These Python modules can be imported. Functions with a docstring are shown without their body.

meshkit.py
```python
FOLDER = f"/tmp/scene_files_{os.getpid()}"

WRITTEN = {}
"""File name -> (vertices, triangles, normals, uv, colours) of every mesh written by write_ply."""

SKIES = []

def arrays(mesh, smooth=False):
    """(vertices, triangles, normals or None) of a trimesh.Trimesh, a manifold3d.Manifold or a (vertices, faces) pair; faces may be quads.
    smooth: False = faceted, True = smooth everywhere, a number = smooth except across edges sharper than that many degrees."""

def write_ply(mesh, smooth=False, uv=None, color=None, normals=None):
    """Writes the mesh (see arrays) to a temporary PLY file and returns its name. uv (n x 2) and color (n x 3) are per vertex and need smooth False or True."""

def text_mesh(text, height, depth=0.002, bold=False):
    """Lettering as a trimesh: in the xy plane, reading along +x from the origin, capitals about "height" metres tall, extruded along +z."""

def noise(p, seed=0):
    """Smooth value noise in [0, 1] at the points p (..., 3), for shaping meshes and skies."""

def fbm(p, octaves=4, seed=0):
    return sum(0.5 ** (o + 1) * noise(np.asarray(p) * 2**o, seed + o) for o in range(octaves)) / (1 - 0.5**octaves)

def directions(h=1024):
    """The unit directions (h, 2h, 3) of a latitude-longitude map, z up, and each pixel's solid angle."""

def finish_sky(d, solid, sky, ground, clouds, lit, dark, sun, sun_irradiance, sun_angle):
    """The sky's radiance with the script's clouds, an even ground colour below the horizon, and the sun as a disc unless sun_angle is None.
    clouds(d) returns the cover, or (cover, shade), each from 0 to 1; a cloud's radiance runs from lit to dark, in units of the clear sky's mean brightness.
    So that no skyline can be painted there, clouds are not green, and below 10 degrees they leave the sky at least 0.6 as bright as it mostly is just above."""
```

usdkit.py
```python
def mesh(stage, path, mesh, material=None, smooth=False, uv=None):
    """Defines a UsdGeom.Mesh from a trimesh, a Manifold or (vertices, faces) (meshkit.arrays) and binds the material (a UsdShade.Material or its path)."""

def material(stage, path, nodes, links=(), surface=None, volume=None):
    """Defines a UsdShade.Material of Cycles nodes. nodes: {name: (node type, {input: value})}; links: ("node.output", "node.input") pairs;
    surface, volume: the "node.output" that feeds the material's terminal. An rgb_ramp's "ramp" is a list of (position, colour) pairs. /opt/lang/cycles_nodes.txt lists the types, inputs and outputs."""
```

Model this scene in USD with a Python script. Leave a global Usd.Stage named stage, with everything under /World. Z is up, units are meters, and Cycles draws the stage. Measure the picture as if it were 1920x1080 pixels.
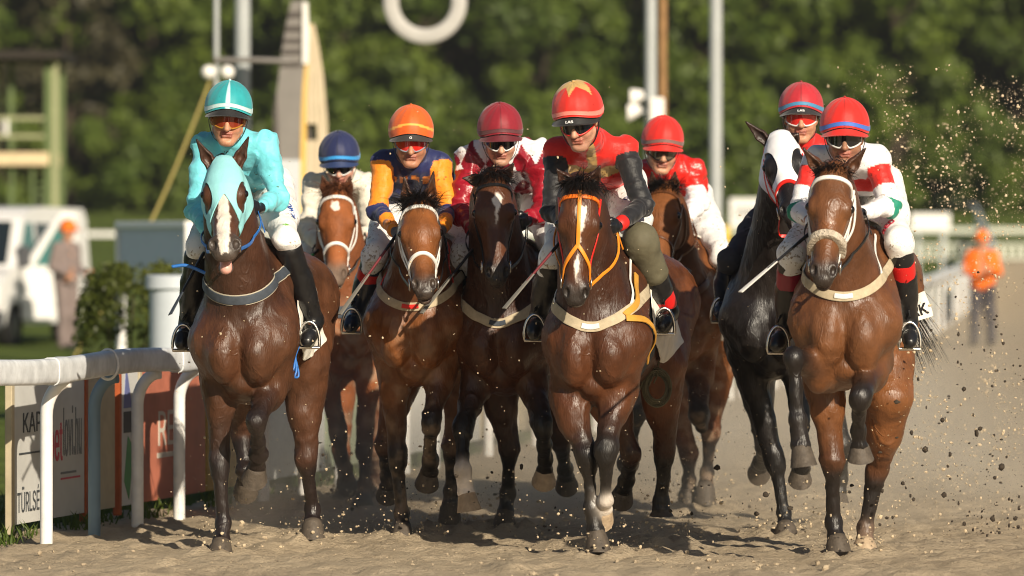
import math, os, random
import numpy as np
import trimesh, shapely
import shapely.geometry as sg
import usdkit, meshkit
from pxr import Usd, UsdGeom, UsdLux, UsdShade, Gf, Sdf, Vt

stage = Usd.Stage.CreateInMemory()
UsdGeom.Xform.Define(stage, '/World')
UsdGeom.Scope.Define(stage, '/World/Looks')
PI = math.pi

# ------------------------------------------------------------------ camera, sky, sun, exposure
FPX, EYE, HORIZON = 10667.0, 1.6, 440.0          # 200 mm lens on a 36 mm wide frame, standing eye height
cam = UsdGeom.Camera.Define(stage, '/World/camera')
cam.CreateFocalLengthAttr(200.0)
cam.CreateHorizontalApertureAttr(36.0)
cam.CreateVerticalApertureAttr(20.25)
cam.CreateClippingRangeAttr(Gf.Vec2f(0.5, 2000))
cam.CreateFStopAttr(2.6)
cam.CreateFocusDistanceAttr(28.9)
cam.CreateExposureAttr(0.44)
cam.AddTranslateOp().Set(Gf.Vec3d(0, 0, EYE))
cam.AddRotateXOp().Set(90 - math.degrees(math.atan(100 / FPX)))

SUN_AZ, SUN_EL = math.radians(25), math.radians(23)   # sun behind the photographer, a little to the right
SUN = np.array([math.sin(SUN_AZ) * math.cos(SUN_EL), -math.cos(SUN_AZ) * math.cos(SUN_EL), math.sin(SUN_EL)])
sky = UsdLux.DomeLight.Define(stage, '/World/sky')
sky_mat = usdkit.material(stage, '/World/Looks/sky', {
    's': ('sky_texture', {'sky_type': 'single_scattering', 'sun_disc': False, 'sun_elevation': SUN_EL,
                          'sun_rotation': math.atan2(SUN[0], SUN[1]), 'air_density': 1.0, 'aerosol_density': 1.2}),
    'b': ('background_shader', {'strength': 0.05})}, [('s.color', 'b.color')], surface='b.background')
UsdShade.MaterialBindingAPI.Apply(sky.GetPrim()).Bind(sky_mat)
sky.GetPrim().SetCustomDataByKey('kind', 'structure')
sun = UsdLux.DistantLight.Define(stage, '/World/sun')
sun.CreateIntensityAttr(1.25)
sun.CreateAngleAttr(0.5)
sun.CreateNormalizeAttr(True)
sun.CreateColorAttr(Gf.Vec3f(1.0, 0.88, 0.70))
sun.AddRotateZOp().Set(math.degrees(SUN_AZ))
sun.AddRotateXOp().Set(90 - math.degrees(SUN_EL))

# ------------------------------------------------------------------ naming helpers
_used = {}
def numbered(parent, name):
    k = (parent, name)
    n = _used.get(k, 0); _used[k] = n + 1
    return name if n == 0 else f'{name}_{n:03d}'
def tag(p, label=None, cat=None, group=None, kind=None):
    p = p.GetPrim() if hasattr(p, 'GetPrim') else p
    for k, v in (('label', label), ('category', cat), ('group', group), ('kind', kind)):
        if v: p.SetCustomDataByKey(k, v)
    return p
def thing(name, label, cat, loc=(0, 0, 0), rotz=0.0, group=None, parent='/World'):
    x = UsdGeom.Xform.Define(stage, parent + '/' + numbered(parent, name))
    x.AddTranslateOp().Set(Gf.Vec3d(*map(float, loc)))
    if rotz: x.AddRotateZOp().Set(math.degrees(rotz))
    tag(x, label, cat, group)
    return x.GetPrim()
def obj(name, mesh, m, parent=None, smooth=True, tint=None, label=None, kind=None):
    """One Mesh prim under parent (a prim) or under /World."""
    base = '/World' if parent is None else str(parent.GetPath())
    path = base + '/' + numbered(base, name)
    g = usdkit.mesh(stage, path, mesh, '/World/Looks/' + m if isinstance(m, str) else m, smooth=smooth)
    if tint is not None:
        UsdGeom.PrimvarsAPI(g).CreatePrimvar('tint', Sdf.ValueTypeNames.Color3fArray, 'vertex').Set(Vt.Vec3fArray.FromNumpy(np.ascontiguousarray(tint, np.float32)))
    tag(g, label=label, kind=kind)
    return g.GetPrim()
def dup(root, loc, rotz=0.0, label=None, group=None):
    was = root.GetCustomData()
    base = root.GetName().rsplit('_0', 1)[0] if root.GetName()[-3:].isdigit() else root.GetName()
    x = UsdGeom.Xform.Define(stage, '/World/' + numbered('/World', base))
    p = x.GetPrim()
    p.GetReferences().AddInternalReference(root.GetPath())
    x.ClearXformOpOrder()
    x.AddTranslateOp(opSuffix='at').Set(Gf.Vec3d(*map(float, loc)))
    if rotz: x.AddRotateZOp(opSuffix='turn').Set(math.degrees(rotz))
    tag(p, label or was.get('label'), was.get('category'), group or was.get('group'))
    p.SetInstanceable(True)
    return p

# ------------------------------------------------------------------ materials
def mat(name, color=None, rough=0.5, spec=0.5, tint=False, noise=0.0, nscale=8.0, bump=0.0, bscale=60.0, bdist=0.01, dirt=0.0, **kw):
    """Principled paint: flat colour or the mesh's own 'tint', broken up by noise, with fine relief."""
    n = {'p': ('principled_bsdf', {'roughness': rough, 'specular_ior_level': spec, **kw}),
         'g': ('texture_coordinate', {})}
    L = []
    if tint: n['a'] = ('attribute', {'attribute': 'tint'}); src = 'a.color'
    else: n['a'] = ('color', {'value': color}); src = 'a.color'
    if noise:
        n['n'] = ('noise_texture', {'scale': nscale, 'detail': 5.0, 'roughness': 0.6})
        n['r'] = ('map_range', {'from_min': 0.25, 'from_max': 0.75, 'to_min': 1 - noise, 'to_max': 1 + noise})
        n['x'] = ('mix_color', {'blend_type': 'multiply', 'fac': 1.0, 'use_clamp': False})
        L += [('g.object', 'n.vector'), ('n.fac', 'r.value'), (src, 'x.a'), ('r.result', 'x.b')]
        src = 'x.result'
    if dirt:                                            # flung specks and smears of track
        n['dn'] = ('noise_texture', {'scale': 60.0, 'detail': 3.0, 'roughness': .6}); n['dl'] = ('noise_texture', {'scale': 6.0, 'detail': 2.0}); n['da'] = ('math', {'math_type': 'multiply_add', 'value2': .45})
        n['dr'] = ('rgb_ramp', {'ramp': [(dirt, (1, 1, 1)), (dirt + .05, (.42, .35, .28))]}); n['dx'] = ('mix_color', {'blend_type': 'multiply', 'fac': 1.0, 'use_clamp': False})
        L += [('g.object', 'dn.vector'), ('g.object', 'dl.vector'), ('dl.fac', 'da.value1'), ('dn.fac', 'da.value3'), ('da.value', 'dr.fac'), (src, 'dx.a'), ('dr.color', 'dx.b')]
        src = 'dx.result'
    if bump:
        n['bn'] = ('noise_texture', {'scale': bscale, 'detail': 4.0, 'roughness': 0.55})
        n['b'] = ('bump', {'strength': bump, 'distance': bdist})
        L += [('g.object', 'bn.vector'), ('bn.fac', 'b.height'), ('b.normal', 'p.normal')]
    L.append((src, 'p.base_color'))
    return usdkit.material(stage, '/World/Looks/' + name, n, L, surface='p.BSDF')

def coat(name, r0, r1, spec):
    """Short hair over skin: the tint broken by patches, gloss that runs from sweaty to dusty, a fine directional nap."""
    usdkit.material(stage, '/World/Looks/' + name, {
        'a': ('attribute', {'attribute': 'tint'}), 'g': ('texture_coordinate', {}),
        'n': ('noise_texture', {'scale': 9.0, 'detail': 6.0, 'roughness': 0.65}), 'nr': ('map_range', {'from_min': .3, 'from_max': .7, 'to_min': .72, 'to_max': 1.28}),
        'x': ('mix_color', {'blend_type': 'multiply', 'fac': 1.0, 'use_clamp': False}),
        'w': ('noise_texture', {'scale': 5.0, 'detail': 6.0, 'roughness': 0.7}), 'rr': ('map_range', {'from_min': .35, 'from_max': .65, 'to_min': r0, 'to_max': r1, 'clamp': True}),
        'mp': ('mapping', {'scale': (1.0, 1.0, .25)}), 'h': ('noise_texture', {'scale': 160.0, 'detail': 3.0}), 'm': ('noise_texture', {'scale': 34.0, 'detail': 3.0}),
        'hm': ('math', {'math_type': 'multiply_add', 'value2': .5}), 'b': ('bump', {'strength': .42, 'distance': .006}),
        'mv': ('mapping', {'scale': (1.0, 1.0, .55)}), 'v': ('noise_texture', {'scale': 8.0, 'detail': 2.0, 'roughness': .5, 'distortion': .6}), 'va': ('math', {'math_type': 'subtract', 'value2': .5}), 'vb': ('math', {'math_type': 'absolute'}), 'vc': ('map_range', {'from_min': 0.0, 'from_max': .035, 'to_min': 1.0, 'to_max': 0.0, 'clamp': True, 'range_type': 'smoothstep'}), 'vd': ('math', {'math_type': 'multiply'}), 'vm': ('noise_texture', {'scale': 3.5, 'detail': 1.0}), 'vr': ('map_range', {'from_min': .48, 'from_max': .62, 'to_min': 0.0, 'to_max': 1.0, 'clamp': True}), 'bv': ('bump', {'strength': .40, 'distance': .006}),
        'bm': ('bump', {'strength': .35, 'distance': .03}), 'big': ('noise_texture', {'scale': 11.0, 'detail': 3.0, 'distortion': .4}),
        'p': ('principled_bsdf', {'specular_ior_level': spec})},
        [('g.object', 'n.vector'), ('g.object', 'w.vector'), ('g.object', 'mp.vector'), ('mp.vector', 'h.vector'), ('mp.vector', 'm.vector'), ('n.fac', 'nr.value'), ('a.color', 'x.a'), ('nr.result', 'x.b'), ('x.result', 'p.base_color'),
         ('w.fac', 'rr.value'), ('rr.result', 'p.roughness'), ('m.fac', 'hm.value1'), ('h.fac', 'hm.value3'), ('hm.value', 'b.height'), ('g.object', 'mv.vector'), ('mv.vector', 'v.vector'), ('v.fac', 'va.value1'), ('va.value', 'vb.value1'), ('vb.value', 'vc.value'), ('g.object', 'vm.vector'), ('vm.fac', 'vr.value'), ('vc.result', 'vd.value1'), ('vr.result', 'vd.value2'), ('vd.value', 'bv.height'), ('mv.vector', 'big.vector'), ('big.fac', 'bm.height'), ('bm.normal', 'bv.normal'), ('bv.normal', 'b.normal'), ('b.normal', 'p.normal')], surface='p.BSDF')
coat('coat', .27, .56, .40)
coat('dusty_coat', .55, .8, .25)
mat('hair', (0.010, 0.008, 0.007), 0.5, 0.4)
mat('chestnut_hair', (0.12, 0.045, 0.02), 0.5, 0.4)
mat('hoof', (0.075, 0.06, 0.046), 0.6, 0.3, noise=0.35, nscale=30.0, bump=0.4, bscale=80.0)
mat('pale_hoof', (0.36, 0.27, 0.18), 0.6, 0.3, noise=0.25, nscale=30.0, bump=0.4, bscale=80.0)
mat('eye', (0.004, 0.003, 0.003), 0.08, 0.7)
mat('skin', rough=0.5, spec=0.4, tint=True, noise=0.16, nscale=40.0, bump=.25, bscale=140.0, bdist=.003, subsurface_weight=0.15, subsurface_scale=0.01)
mat('silk', dirt=.90, rough=0.55, spec=0.35, tint=True, noise=0.08, nscale=12.0, bump=0.45, bscale=15.0, bdist=0.022, sheen_weight=0.15)
mat('satin', rough=0.34, spec=0.5, tint=True, noise=0.08, nscale=12.0, bump=0.42, bscale=15.0, bdist=0.03)
mat('cotton', dirt=.84, rough=0.75, spec=0.25, tint=True, noise=0.07, nscale=10.0, bump=0.5, bscale=15.0, bdist=0.02)
mat('cap_silk', dirt=.92, rough=0.58, spec=0.35, tint=True, noise=0.09, nscale=16.0, bump=0.3, bscale=24.0, bdist=0.008, sheen_weight=0.2)
mat('black_leather', (0.010, 0.010, 0.011), 0.32, 0.5, noise=0.3, nscale=14.0, bump=0.3, bscale=25.0, bdist=0.01)
mat('boot_sole', (0.10, 0.095, 0.07), 0.8, 0.2, noise=0.3, nscale=30.0)
mat('black_plastic', (0.010, 0.010, 0.011), 0.3, 0.5)
mat('grey_gaiter', (0.105, 0.095, 0.06), 0.7, 0.25, noise=0.25, nscale=9.0, bump=0.35, bscale=16.0, bdist=0.012)
mat('white_strap', (0.72, 0.70, 0.66), 0.55, 0.4, noise=0.12, nscale=25.0)
mat('fleece', (0.52, 0.45, 0.36), 0.95, 0.1, noise=0.3, nscale=40.0, bump=1.0, bscale=90.0, bdist=0.02)
mat('beige_web', (0.42, 0.35, 0.24), 0.8, 0.2, noise=0.2, nscale=30.0)
mat('grey_web', (0.05, 0.06, 0.075), 0.6, 0.3, noise=0.2, nscale=30.0)
mat('edge_web', (0.4, 0.36, 0.28), 0.7, 0.3)
mat('orange_rubber', (0.85, 0.17, 0.01), 0.45, 0.45)
mat('amber_rubber', (0.75, 0.24, 0.015), 0.45, 0.45)
mat('red_strap', (0.62, 0.018, 0.012), 0.4, 0.5)
mat('blue_strap', (0.02, 0.13, 0.42), 0.4, 0.5)
mat('brown_leather', (0.10, 0.035, 0.012), 0.4, 0.5, noise=0.2, nscale=30.0)
mat('yellow_leather', (0.50, 0.25, 0.035), 0.55, 0.4, noise=0.2, nscale=12.0)
mat('steel', (0.6, 0.58, 0.55), 0.25, 0.5, metallic=1.0)
mat('saddle_cloth', (0.70, 0.67, 0.60), 0.8, 0.2, noise=0.15, nscale=14.0, bump=0.3, bscale=20.0, bdist=0.015)
mat('saddle', (0.012, 0.011, 0.011), 0.35, 0.5)
mat('print_black', (0.015, 0.014, 0.014), 0.6, 0.3)
mat('print_white', (0.75, 0.75, 0.75), 0.5, 0.3)
mat('print_red', (0.5, 0.02, 0.05), 0.5, 0.3)
mat('print_blue', (0.02, 0.07, 0.3), 0.5, 0.3)
mat('print_green', (0.2, 0.5, 0.05), 0.5, 0.3)
mat('hood_turquoise', (0.27, 0.60, 0.63), 0.7, 0.25, noise=0.08, nscale=12.0, bump=0.4, bscale=40.0, bdist=0.006)
mat('hood_white', (0.74, 0.74, 0.76), 0.6, 0.3, noise=0.06, nscale=12.0, bump=0.3, bscale=40.0, bdist=0.006)
mat('tongue', (0.66, 0.34, 0.28), 0.4, 0.5)

# ------------------------------------------------------------------ implicit shapes
def unit(v):
    v = np.asarray(v, float)
    return v / (np.linalg.norm(v) + 1e-12)
class Field:
    """A body as a smooth union of tapered capsules and ellipsoids; every piece carries a colour."""
    def __init__(s): s.p = []
    def cap(s, a, b, ra, rb, k=0.03, c=None, cb=None, op='u'):
        a, b = np.asarray(a, float), np.asarray(b, float)
        r = max(ra, rb); m = r + k + 0.035
        s.p.append(('c', a, b, ra, rb, k, c, c if cb is None else cb, op, np.minimum(a, b) - m, np.maximum(a, b) + m))
        return s
    def ell(s, c0, r, R=None, k=0.03, c=None, op='u'):
        c0, r = np.asarray(c0, float), np.asarray(r, float)
        R = np.eye(3) if R is None else np.asarray(R, float)      # rows are the axes
        ext = np.sqrt(((R * r[:, None]) ** 2).sum(0)) + k + 0.035
        s.p.append(('e', c0, r, R, None, k, c, c, op, c0 - ext, c0 + ext))
        return s
    @staticmethod
    def dist(q, x, y, z):
        if q[0] == 'c':
            a, b, ra, rb = q[1:5]; ba = b - a
            px, py, pz = x - a[0], y - a[1], z - a[2]
            h = np.clip((px * ba[0] + py * ba[1] + pz * ba[2]) / (ba @ ba + 1e-12), 0, 1)
            return np.sqrt((px - h * ba[0]) ** 2 + (py - h * ba[1]) ** 2 + (pz - h * ba[2]) ** 2) - (ra + (rb - ra) * h), h
        c0, r, R = q[1:4]
        px, py, pz = x - c0[0], y - c0[1], z - c0[2]
        w = [(R[i, 0] * px + R[i, 1] * py + R[i, 2] * pz) / r[i] for i in range(3)]
        k0 = np.sqrt(w[0] ** 2 + w[1] ** 2 + w[2] ** 2)
        k1 = np.sqrt((w[0] / r[0]) ** 2 + (w[1] / r[1]) ** 2 + (w[2] / r[2]) ** 2) + 1e-9
        return k0 * (k0 - 1) / k1, 0.0
    @staticmethod
    def blend(d, e, k, op):
        if op == 'u':
            h = np.maximum(k - np.abs(d - e), 0) / k
            return np.minimum(d, e) - h * h * k * 0.25
        e = -e
        h = np.maximum(k - np.abs(d - e), 0) / k
        return np.maximum(d, e) + h * h * k * 0.25
    def ev(s, P):
        P = np.asarray(P, float); d = np.full(len(P), 1.0)
        for q in s.p:
            m = np.nonzero(((P > q[9]) & (P < q[10])).all(1))[0]
            if len(m): d[m] = s.blend(d[m], s.dist(q, P[m, 0], P[m, 1], P[m, 2])[0], q[5], q[8])
        return d
    def grad(s, P, h=0.004):
        g = np.zeros_like(P)
        for k in ((1, -1, -1), (-1, -1, 1), (-1, 1, -1), (1, 1, 1)):
            k = np.array(k, float); g += s.ev(P + k * h)[:, None] * k
        return g / (np.linalg.norm(g, axis=1, keepdims=True) + 1e-12)
    def colour(s, P, soft=0.012):
        num, den = np.zeros((len(P), 3)), np.full((len(P), 1), 1e-9)
        for q in s.p:
            if q[6] is None: continue
            m = np.nonzero(((P > q[9]) & (P < q[10])).all(1))[0]
            if not len(m): continue
            d, h = s.dist(q, P[m, 0], P[m, 1], P[m, 2])
            if q[8] == 's': d = np.abs(d) - 0.004
            w = np.exp(-np.clip(d, -0.05, 0.5) / soft)[:, None]
            h = np.reshape(h, (-1, 1)) if np.ndim(h) else 0.0
            num[m] += w * (np.asarray(q[6]) * (1 - h) + np.asarray(q[7]) * h); den[m] += w
        return num / den
    def bounds(s):
        u = [q for q in s.p if q[8] == 'u']
        return np.min([q[9] for q in u], 0) + 0.02, np.max([q[10] for q in u], 0) - 0.02
    def mesh(s, step, fine=(), steps=1):
        """fine: (axis, lo, hi, step) intervals sampled more closely. Returns (vertices, triangles)."""
        lo, hi = s.bounds(); axes = []
        for k in range(3):
            x, out = lo[k], []
            while x < hi[k]:
                out.append(x)
                st = step[k] if np.ndim(step) else step
                for (a, l, h, t) in fine:
                    if a == k and l <= x < h: st = min(st, t)
                x += st
            axes.append(np.array(out + [x]))
        d = np.full([len(a) for a in axes], 1.0, np.float32)
        for q in s.p:
            i0 = [np.searchsorted(axes[k], q[9][k]) for k in range(3)]
            i1 = [np.searchsorted(axes[k], q[10][k]) for k in range(3)]
            if any(b <= a for a, b in zip(i0, i1)): continue
            sl = tuple(slice(a, b) for a, b in zip(i0, i1))
            X, Y, Z = axes[0][sl[0], None, None], axes[1][None, sl[1], None], axes[2][None, None, sl[2]]
            d[sl] = s.blend(d[sl], s.dist(q, X, Y, Z)[0], q[5], q[8])
        v, f = surface_net(axes, d)
        for _ in range(steps):
            n = vnormals(v, f)
            v = v - n * np.clip(s.ev(v), -0.008, 0.008)[:, None]
        return v, f

def vnormals(v, f):
    n = np.zeros_like(v); c = np.cross(v[f[:, 1]] - v[f[:, 0]], v[f[:, 2]] - v[f[:, 0]])
    for k in range(3):
        for j in range(3): n[:, j] += np.bincount(f[:, k], c[:, j], len(v))
    return n / (np.linalg.norm(n, axis=1, keepdims=True) + 1e-12)
def surface_net(axes, d):
    s = d < 0
    cnt = np.zeros([n - 1 for n in d.shape], np.uint8)
    for a in (0, 1):
        for b in (0, 1):
            for c in (0, 1):
                cnt += s[a:a + cnt.shape[0], b:b + cnt.shape[1], c:c + cnt.shape[2]]
    I, J, K = np.nonzero((cnt > 0) & (cnt < 8))
    acc, num = np.zeros((len(I), 3)), np.zeros(len(I))
    C = {}
    for a in (0, 1):
        for b in (0, 1):
            for c in (0, 1): C[a, b, c] = d[I + a, J + b, K + c].astype(float)
    base, other = (I, J, K), None
    for ax in range(3):
        for b in (0, 1):
            for c in (0, 1):
                o = [0, 0, 0]; rest = [k for k in range(3) if k != ax]; o[rest[0]], o[rest[1]] = b, c
                o1 = list(o); o1[ax] = 1
                d0, d1 = C[tuple(o)], C[tuple(o1)]
                m = (d0 < 0) != (d1 < 0)
                t = d0[m] / (d0[m] - d1[m])
                idx = [base[k][m] + o[k] for k in range(3)]
                p = np.stack([axes[k][idx[k]] for k in range(3)], 1)
                p[:, ax] += t * (axes[ax][idx[ax] + 1] - axes[ax][idx[ax]])
                acc[m] += p; num[m] += 1
    v = acc / num[:, None]
    vid = np.full(cnt.shape, -1, np.int32); vid[I, J, K] = np.arange(len(I))
    quads = []
    for ax in range(3):
        a1, a2 = (ax + 1) % 3, (ax + 2) % 3
        lo = [slice(None)] * 3; hi = [slice(None)] * 3
        lo[ax], hi[ax] = slice(0, -1), slice(1, None)
        ch = s[tuple(lo)] != s[tuple(hi)]
        E = np.stack(np.nonzero(ch), 1)
        E = E[(E[:, a1] > 0) & (E[:, a2] > 0) & (E[:, a1] < d.shape[a1] - 1) & (E[:, a2] < d.shape[a2] - 1)]
        ins = s[tuple(E.T)]
        def cell(o1, o2):
            e = E.copy(); e[:, a1] += o1; e[:, a2] += o2
            return vid[tuple(e.T)]
        q = np.stack([cell(-1, -1), cell(0, -1), cell(0, 0), cell(-1, 0)], 1)
        q[~ins] = q[~ins][:, ::-1]
        quads.append(q)
    q = np.vstack(quads)
    return v, np.vstack([q[:, [0, 1, 2]], q[:, [0, 2, 3]]])
def slice_iso(v, f, g):
    """The part of a surface where g > 0, cut cleanly along g = 0."""
    inside = g[f] > 0; c = inside.sum(1)
    keep = f[c == 3]; new, nv, cache = [], [], {}
    def cut(i, j):
        k = (min(i, j), max(i, j))
        if k not in cache:
            t = g[i] / (g[i] - g[j]); cache[k] = len(v) + len(nv); nv.append(v[i] + t * (v[j] - v[i]))
        return cache[k]
    for t in f[(c == 1) | (c == 2)]:
        w = g[t] > 0; n = w.sum()
        r = int(np.argmax(w)) if n == 1 else int(np.argmin(w))
        a, b, e = t[r], t[(r + 1) % 3], t[(r + 2) % 3]
        if n == 1: new.append((a, cut(a, b), cut(a, e)))
        else:
            x, y = cut(a, b), cut(a, e)
            new += [(x, b, e), (x, e, y)]
    V = np.vstack([v, nv]) if nv else v
    F_ = np.vstack([keep, np.array(new, int)]) if new else keep
    u, inv = np.unique(F_, return_inverse=True)
    return V[u], inv.reshape(-1, 3)
def shell(v, f, g, off, thick=0.004, n=None):
    """A cloth lying on a surface: the patch g > 0 lifted by off, with an edge."""
    n = vnormals(v, f) if n is None else n
    pv, pf = slice_iso(np.hstack([v, n]), f, g)
    p, n = pv[:, :3], pv[:, 3:]
    top, bot = p + n * off, p + n * (off - thick)
    e = np.sort(np.vstack([pf[:, [0, 1]], pf[:, [1, 2]], pf[:, [2, 0]]]), 1)
    raw = np.vstack([pf[:, [0, 1]], pf[:, [1, 2]], pf[:, [2, 0]]])
    _, idx, cnt = np.unique(e, axis=0, return_index=True, return_counts=True)
    b = raw[idx[cnt == 1]]; N = len(p)
    side = np.vstack([np.stack([b[:, 1], b[:, 0], b[:, 0] + N], 1), np.stack([b[:, 1], b[:, 0] + N, b[:, 1] + N], 1)])
    return np.vstack([top, bot]), np.vstack([pf, pf[:, ::-1] + N, side])

# ------------------------------------------------------------------ plain mesh helpers
def joined(ms):
    V, F_, o = [], [], 0
    for m in ms:
        v, f = (np.asarray(m.vertices), np.asarray(m.faces)) if hasattr(m, 'faces') else m
        V.append(v); F_.append(np.asarray(f) + o); o += len(v)
    return np.vstack(V), np.vstack(F_)
def spline(P, n=12, closed=False):
    P = np.asarray(P, float)
    Q = np.vstack([P[-1], P, P[0], P[1]]) if closed else np.vstack([2 * P[0] - P[1], P, 2 * P[-1] - P[-2]])
    out, t = [], np.linspace(0, 1, n, endpoint=False)[:, None]
    for i in range(1, len(Q) - 2):
        a, b, c, d = Q[i - 1:i + 3]
        out.append(0.5 * (2 * b + (c - a) * t + (2 * a - 5 * b + 4 * c - d) * t ** 2 + (3 * b - a - 3 * c + d) * t ** 3))
    r = np.vstack(out)
    return r if closed else np.vstack([r, P[-1]])
def frames(P, closed=False):
    t = (np.roll(P, -1, 0) - np.roll(P, 1, 0)) if closed else np.gradient(P, axis=0)
    t /= np.linalg.norm(t, axis=1, keepdims=True) + 1e-12
    a = unit(np.cross(t[0], [0.3, 0.2, 1.0] if abs(t[0][2]) < 0.9 else [1.0, 0, 0])); A = []
    for k in range(len(P)):
        a = unit(a - t[k] * (a @ t[k])); A.append(a)
    A = np.array(A)
    return t, A, np.cross(t, A)
def tube(P, r, sides=8, closed=False):
    P = np.asarray(P, float); r = np.broadcast_to(r, len(P)).astype(float)
    t, a, b = frames(P, closed)
    an = np.arange(sides) * 2 * PI / sides
    v = (P[:, None] + r[:, None, None] * (np.cos(an)[None, :, None] * a[:, None] + np.sin(an)[None, :, None] * b[:, None])).reshape(-1, 3)
    n = len(P); m = n if closed else n - 1
    i, j = np.meshgrid(np.arange(m), np.arange(sides), indexing='ij')
    i2, j2 = (i + 1) % n, (j + 1) % sides
    q = np.stack([i * sides + j, i * sides + j2, i2 * sides + j2, i2 * sides + j], -1).reshape(-1, 4)
    f = np.vstack([q[:, [0, 1, 2]], q[:, [0, 2, 3]]])
    if not closed:
        v = np.vstack([v, P[0], P[-1]]); c = len(v) - 2; j = np.arange(sides); j2 = (j + 1) % sides; e = (n - 1) * sides
        f = np.vstack([f, np.stack([np.full(sides, c), j2, j], 1), np.stack([np.full(sides, c + 1), e + j, e + j2], 1)])
    return v, f
def band(P, N, w, t, closed=False):
    """A flat strap along P with surface normals N."""
    P = np.asarray(P); w = np.broadcast_to(w, len(P))[:, None]
    T = (np.roll(P, -1, 0) - np.roll(P, 1, 0)) if closed else np.gradient(P, axis=0)
    T = T / (np.linalg.norm(T, axis=1, keepdims=True) + 1e-12)
    B = np.cross(N, T); B /= np.linalg.norm(B, axis=1, keepdims=True) + 1e-12
    prof = [(-0.5, -0.3), (-0.5, 0.6), (-0.36, 1.0), (0.36, 1.0), (0.5, 0.6), (0.5, -0.3)]
    v = np.stack([P + B * w * a + N * t * b for a, b in prof], 1).reshape(-1, 3)
    n, s = len(P), len(prof); m = n if closed else n - 1
    i, j = np.meshgrid(np.arange(m), np.arange(s), indexing='ij'); i2, j2 = (i + 1) % n, (j + 1) % s
    q = np.stack([i * s + j, i2 * s + j, i2 * s + j2, i * s + j2], -1).reshape(-1, 4)
    f = np.vstack([q[:, [0, 1, 2]], q[:, [0, 2, 3]]])
    if not closed:
        k = np.arange(1, s - 1); e = (n - 1) * s
        f = np.vstack([f, np.stack([0 * k, k, k + 1], 1), np.stack([0 * k + e, e + k + 1, e + k], 1)])
    return v, f[:, ::-1]
def on_surface(F, P, off=0.0, it=6):
    P = np.asarray(P, float).copy()
    for _ in range(it):
        n = F.grad(P); P -= n * np.clip(F.ev(P) - off, -0.04, 0.04)[:, None]
    return P, F.grad(P)
def strap(F, P, w, t=0.004, off=0.004, n=10, closed=False):
    Q, N = on_surface(F, spline(P, n, closed), off)
    for _ in range(2):
        N = (N + np.roll(N, 1, 0) + np.roll(N, -1, 0)) if closed else np.vstack([N[:1], (N[:-2] + N[1:-1] + N[2:]), N[-1:]])
        N /= np.linalg.norm(N, axis=1, keepdims=True)
    return band(Q, N, w, t, closed)
def box(x0, x1, y0, y1, z0, z1, bev=0.0):
    if bev:
        import manifold3d
        pts = [(x, y, z) for sx in (0, 1) for sy in (0, 1) for sz in (0, 1) for x, y, z in (
            ((x0 if sx == 0 else x1), (y0 + bev if sy == 0 else y1 - bev), (z0 + bev if sz == 0 else z1 - bev)),
            ((x0 + bev if sx == 0 else x1 - bev), (y0 if sy == 0 else y1), (z0 + bev if sz == 0 else z1 - bev)),
            ((x0 + bev if sx == 0 else x1 - bev), (y0 + bev if sy == 0 else y1 - bev), (z0 if sz == 0 else z1)))]
        m = trimesh.convex.convex_hull(np.array(pts)); return np.array(m.vertices), np.array(m.faces)
    m = trimesh.creation.box(bounds=[[x0, y0, z0], [x1, y1, z1]])
    return np.array(m.vertices), np.array(m.faces)
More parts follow.
